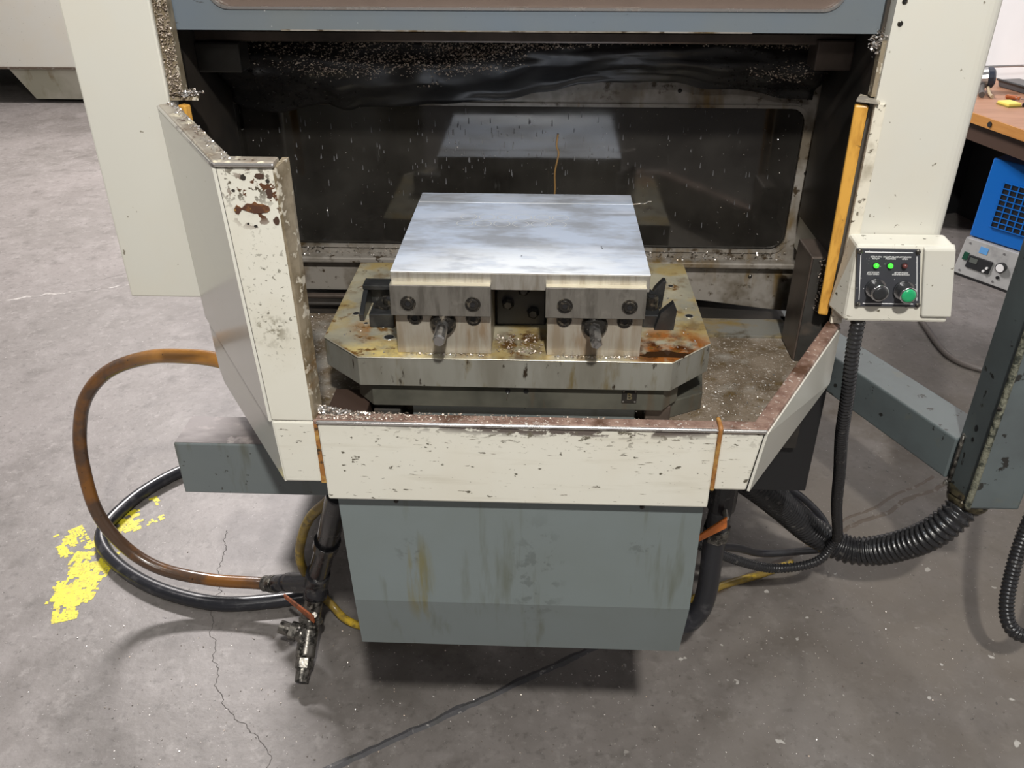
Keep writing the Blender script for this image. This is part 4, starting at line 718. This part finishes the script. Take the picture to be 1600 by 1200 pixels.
obj('port_bore', G().cyl((-0.625, 1.477, 0.106), (-0.6256, 1.4771, 0.1062), 0.0125, n=14), 'black', po)
obj('lever', G().hexa([(-0.612, 1.500, 0.178), (-0.530, 1.448, 0.150), (-0.528, 1.453, 0.150), (-0.610, 1.505, 0.178), (-0.612, 1.500, 0.190), (-0.530, 1.448, 0.172), (-0.528, 1.453, 0.172), (-0.610, 1.505, 0.190)]), 'orange_dirty', pv, 0.001, label='rust red valve lever')
obj('lever_stem', G().cyl((-0.530, 1.461, 0.165), (-0.5450, 1.492, 0.13), 0.007, n=10), 'fitting', pv)
pr = thing('drain_pipe', (0.37, 1.43, 0.15), 'black drain pipe with bright orange lever right of the pedestal', 'pipe', 'drain pipes')
obj('down_pipe', G().tube([(0.372, 1.40, 0.72), (0.376, 1.408, 0.60), (0.377, 1.424, 0.45), (0.384, 1.445, 0.30), (0.373, 1.452, 0.215), (0.336, 1.452, 0.178), (0.27, 1.47, 0.19), (0.20, 1.50, 0.22)], 0.0235, 16, step=0.012), 'hose_black', pr)
obj('valve_body', G().cyl((0.374, 1.40, 0.70), (0.377, 1.412, 0.56), 0.029, n=18), 'pipe', pr, 0.002)
obj('ring_nut', G().cyl((0.3770, 1.417, 0.505), (0.3772, 1.421, 0.475), 0.029, n=8), 'fitting', pr, 0.001)
obj('lever', G().hexa([(0.304, 1.33, 0.521), (0.383, 1.365, 0.543), (0.383, 1.372, 0.543), (0.304, 1.337, 0.521), (0.306, 1.33, 0.535), (0.381, 1.365, 0.571), (0.381, 1.372, 0.571), (0.306, 1.337, 0.535)]), 'orange', pr, 0.002, label='bright orange valve lever')
obj('lever_stem', G().cyl((0.381, 1.368, 0.56), (0.376, 1.405, 0.59), 0.006, n=10), 'fitting', pr)
ca = obj('power_cable', G().tube([(0.50, 1.80, 0.42), (0.607, 1.888, 0.30), (0.726, 1.924, 0.20), (0.803, 1.927, 0.12), (0.822, 1.901, 0.075), (0.80, 1.87, 0.06), (0.731, 1.843, 0.07), (0.609, 1.784, 0.11), (0.52, 1.71, 0.19), (0.443, 1.637, 0.26), (0.36, 1.57, 0.34)], 0.0105, 12), 'hose_black')
tag(ca, 'shiny black cable bent in a loop beside the thick conduit', 'cable', 'cables')
cb2 = obj('power_cable', G().tube([(0.50, 1.74, 0.46), (0.58, 1.80, 0.36), (0.66, 1.85, 0.26), (0.74, 1.87, 0.17), (0.80, 1.85, 0.10), (0.845, 1.88, 0.10)], 0.0085, 12), 'hose_black')
tag(cb2, 'thin black cable slanting behind the thick conduit', 'cable', 'cables')
fc = obj('floor_cable', G().tube([(1.72, 3.9, 0.012), (1.67, 3.6, 0.012), (1.655, 3.387, 0.012), (1.648, 3.126, 0.012), (1.728, 3.013, 0.012), (1.848, 3.003, 0.012), (2.0, 3.05, 0.012)], 0.012, 10), mat('grey_cable', (0.15, 0.13, 0.12), 0.45))
tag(fc, 'grey cable lying on the floor below the push button box', 'cable', 'cables')

# ================================================================== BACKGROUND
bm_ = thing('background_machine', (-4.8, 8.0, 0), 'cream machine with tapered skirt standing far back at left', 'machine')
obj('cabinet', G().box(-6.8, -3.3, 7.4, 9.4, 0.305, 2.3), 'cream', bm_, 0.01)
obj('skirt', G().add([(-4.58, 7.45, 0.30), (-3.4, 7.45, 0.30), (-3.4, 9.2, 0.30), (-4.58, 9.2, 0.30), (-4.43, 7.5, 0.03), (-3.4, 7.5, 0.03), (-3.4, 9.2, 0.03), (-4.43, 9.2, 0.03)], [(0, 1, 2, 3), (7, 6, 5, 4), (0, 4, 5, 1), (1, 5, 6, 2), (2, 6, 7, 3), (3, 7, 4, 0)]), mat('stained_cream_skirt', (0.40, 0.385, 0.30), 0.45, layers=[dict(c=(0.20, 0.14, 0.05), s=(6, 6, 1.5), lo=0.52, hi=0.66), dict(c=(0.5, 0.48, 0.40), s=2, lo=0.45, hi=0.6)]), bm_)
obj('plinth', G().box(-4.25, -3.5, 7.7, 9.0, 0, 0.05), 'dark', bm_)
obj('trim_line', G().box(-6.8, -3.3, 7.39, 7.41, 0.295, 0.312), 'seam_brown', bm_)

def rel(t, d, z, base=Vector((1.973, 4.09, 0))): p = base+WD*t+WN*d; return (p.x, p.y, z)
def rbox(g, t0, t1, d0, d1, z0, z1):
    return g.hexa([rel(t0, d0, z0), rel(t0, d1, z0), rel(t1, d1, z0), rel(t1, d0, z0), rel(t0, d0, z1), rel(t0, d1, z1), rel(t1, d1, z1), rel(t1, d0, z1)])
wb = thing('workbench', rel(-0.1, 0.33, 0), 'brown wooden workbench against the white wall at right', 'workbench')
obj('bench_top', rbox(G(), -1.5, 0.75, 0.004, 0.66, 0.705, 0.75), 'wood', wb)
obj('front_edge', rbox(G(), -1.5, 0.75, -0.004, 0.004, 0.706, 0.7495), 'woodedge', wb)
obj('apron', rbox(G(), -1.48, 0.73, 0.03, 0.05, 0.62, 0.705), mat('dark_wood_apron', (0.05, 0.025, 0.015), 0.6), wb)
obj('edge_plug', G().cyl(rel(-0.10, -0.004, 0.727), rel(-0.10, -0.009, 0.727), 0.012, n=14), 'black', wb)
for t in (-1.45, 0.68): obj('leg', rbox(G(), t, t+0.06, 0.05, 0.62, 0, 0.62), 'black', wb)
obj('back_board', rbox(G(), -1.48, 0.73, 0.62, 0.64, 0.0, 0.70), 'black', wb)
# things on the bench
def at(t, d, z=0.75): return Vector(rel(t, d, z))
gr = thing('angle_grinder', tuple(at(0.37, 0.31)), 'grey grinder with dark blue cap on the workbench beside the panel edge', 'power tool')
o_ = at(0.41, 0.345)
obj('motor_housing', G().lathe(o_+Vector((-0.045, 0.02, 0.060)), (0.85, -0.25, 0.12), [(-0.03, 0.03), (-0.02, 0.044), (0.055, 0.050), (0.065, 0.045)], 20), 'tool_grey', gr)
obj('end_cap', G().lathe(o_+Vector((0.010, 0.002, 0.068)), (0.85, -0.25, 0.12), [(0, 0.052), (0.022, 0.050), (0.032, 0.036)], 20), mat('dark_blue_plastic', (0.02, 0.028, 0.05), 0.35), gr)
obj('handle', G().tube([o_+Vector((-0.015, -0.02, 0.035)), o_+Vector((-0.045, -0.08, 0.022)), o_+Vector((-0.07, -0.15, 0.016))], 0.014, 12), mat('grey_rubber_grip', (0.10, 0.095, 0.09), 0.5), gr)
obj('bracket', G().tube([o_+Vector((0.005, -0.035, 0.03)), o_+Vector((-0.01, -0.10, 0.012)), o_+Vector((-0.022, -0.16, 0.009))], 0.008, 8), mat('pale_wood_bracket', (0.45, 0.36, 0.24), 0.5), gr)
tr = thing('parts_tray', tuple(at(0.36, 0.56)), 'dark grey tray at the back of the workbench against the wall', 'tray')
obj('tray_body', G().hexa([rel(0.50, 0.51, 0.751), rel(0.50, 0.63, 0.751), rel(0.16, 0.63, 0.751), rel(0.16, 0.51, 0.751), rel(0.51, 0.505, 0.785), rel(0.51, 0.635, 0.785), rel(0.15, 0.635, 0.785), rel(0.15, 0.505, 0.785)]), mat('dark_grey_tray', (0.06, 0.063, 0.068), 0.35), tr, 0.004)
obj('tray_lip', G().tube([rel(0.51, 0.503, 0.785), rel(0.15, 0.503, 0.785)], 0.006, 8), 'blackplastic', tr)
yp = thing('plastic_block', tuple(at(0.10, 0.26)), 'yellow plastic block lying on the workbench', 'block')
obj('pad', rbox(G(), 0.075, 0.155, 0.225, 0.295, 0.755, 0.768), 'yellow', yp, 0.003)
obj('pad_base', rbox(G(), 0.073, 0.157, 0.223, 0.297, 0.75, 0.7555), mat('dull_olive_base', (0.25, 0.2, 0.04), 0.5), yp)
sc = thing('screwdriver', tuple(at(0.22, 0.36)), 'screwdriver with an orange brown handle lying behind the yellow block', 'screwdriver')
d_ = (at(0.16, 0.40, 0.762)-at(0.245, 0.345, 0.762))
obj('handle', G().lathe(at(0.245, 0.345, 0.762), d_, [(0, 0.006), (0.006, 0.0115), (0.045, 0.0105), (0.055, 0.007), (0.065, 0.009)], 10), mat('orange_brown_handle', (0.36, 0.10, 0.03), 0.35), sc)
obj('shaft', G().cyl(at(0.19, 0.381, 0.760), at(0.10, 0.439, 0.755), 0.003, n=8), 'tool_grey', sc)
kn = thing('toggle_clamp', tuple(at(0.07, 0.33)), 'black and steel clamp tool lying right of the yellow block', 'hand tool')
obj('tool_body', rbox(G(), 0.045, 0.085, 0.305, 0.40, 0.75, 0.768), 'black', kn, 0.003)
obj('steel_insert', rbox(G(), 0.052, 0.078, 0.315, 0.395, 0.768, 0.773), 'tool_grey', kn, 0.0015)
obj('red_knob', G().lathe(at(0.045, 0.36, 0.752), (0, 0, 1), [(0, 0.012), (0.014, 0.012), (0.018, 0.008)], 12), mat('dark_red_knob', (0.18, 0.03, 0.02), 0.4), kn)
ws = thing('wall_sheet', wallpt(0.05, -0.004, 0.85), 'pale plastic sheet leaning on the white wall behind the tray', 'sheet')
obj('sheet', G().hexa([rel(0.42, 0.655, 0.81), rel(0.42, 0.662, 0.81), rel(-0.12, 0.662, 0.81), rel(-0.12, 0.655, 0.81), rel(0.42, 0.672, 0.95), rel(0.42, 0.676, 0.95), rel(-0.12, 0.676, 0.95), rel(-0.12, 0.672, 0.95)]), 'paper', ws)
obj('sheet_rod', G().tube([rel(0.75, 0.60, 0.80), rel(0.45, 0.61, 0.86), rel(0.42, 0.65, 0.87)], 0.006, 8), 'tool_grey', ws)

# blue air dryer under the bench
E1 = Vector((0.15, -0.21, 0)).normalized(); E2 = Vector((-E1.y, E1.x, 0)); DB = Vector((2.04, 4.02, 0)); LEAN = 0.03
def dr(u, v, z): p = DB+E1*(u+LEAN*z)+E2*v; return (p.x, p.y, z)
def dbox(g, u0, u1, v0, v1, z0, z1):
    return g.hexa([dr(u0, v0, z0), dr(u1, v0, z0), dr(u1, v1, z0), dr(u0, v1, z0), dr(u0, v0, z1), dr(u1, v0, z1), dr(u1, v1, z1), dr(u0, v1, z1)])
ad = thing('air_dryer', dr(0.17, 0.12, 0), 'blue air dryer with square grille standing under the workbench', 'air dryer')
obj('case', dbox(G(), 0, 0.36, 0.02, 0.22, 0.19, 0.57), 'blue', ad, 0.006)
obj('control_panel', G().hexa([dr(0, -0.03, 0.012), dr(0.36, -0.03, 0.012), dr(0.36, 0.22, 0.012), dr(0, 0.22, 0.012), dr(0, 0.0, 0.185), dr(0.36, 0.0, 0.185), dr(0.36, 0.22, 0.185), dr(0, 0.22, 0.185)]), 'dryer_grey', ad, 0.003)
obj('plinth', dbox(G(), 0.004, 0.356, -0.028, 0.21, 0, 0.012), 'black', ad)
gl = obj('grille_recess', dbox(G(), 0.085, 0.34, 0.015, 0.0215, 0.265, 0.475), 'black', ad)
for k in range(8): obj('grille_bar', dbox(G(), 0.085+k*0.0355, 0.090+k*0.0355, 0.011, 0.016, 0.262, 0.478), 'blue', gl)
for k in range(9): obj('grille_bar', dbox(G(), 0.082, 0.343, 0.0105, 0.0155, 0.262+k*0.0265, 0.266+k*0.0265), 'blue', gl)
def dp(u, z, off): return dr(u, -0.03+0.03*(z-0.012)/0.173-off, z)
def dquad(g, u0, u1, z0, z1, t): return g.hexa([dp(u0, z0, t), dp(u1, z0, t), dp(u1, z0, -.001), dp(u0, z0, -.001), dp(u0, z1, t), dp(u1, z1, t), dp(u1, z1, -.001), dp(u0, z1, -.001)])
obj('display', dquad(G(), 0.05, 0.17, 0.055, 0.115, 0.008), 'blackplastic', ad, 0.003)
obj('display_window', dquad(G(), 0.062, 0.10, 0.083, 0.105, 0.010), mat('grey_display', (0.10, 0.11, 0.10), 0.3), ad)
obj('rocker_switch', dquad(G(), 0.022, 0.046, 0.085, 0.12, 0.006), mat('dark_green_switch', (0.008, 0.06, 0.035), 0.4), ad)
obj('logo_mark', dquad(G(), 0.085, 0.125, 0.135, 0.165, 0.002), mat('light_blue_print', (0.10, 0.30, 0.62), 0.5), ad)
for u, z in ((0.155, 0.082), (0.145, 0.065)): obj('knob', G().cyl(dp(u, z, 0.008), dp(u, z, 0.016), 0.006, n=12), 'white', ad)
obj('gauge', G().cyl(dp(0.215, 0.105, 0.0), dp(0.215, 0.105, 0.018), 0.024, n=20), 'blackplastic', ad)
obj('gauge_face', G().cyl(dp(0.215, 0.105, 0.018), dp(0.215, 0.105, 0.021), 0.019, n=20), 'white', ad)
obj('button', G().cyl(dp(0.215, 0.055, 0.0), dp(0.215, 0.055, 0.006), 0.008, n=12), 'black', ad)
for u, z in ((0.03, 0.165), (0.20, 0.165), (0.03, 0.03), (0.20, 0.03)): obj('screw', G().cyl(dp(u, z, 0.0), dp(u, z, 0.003), 0.005, n=10), 'tool_grey', ad)
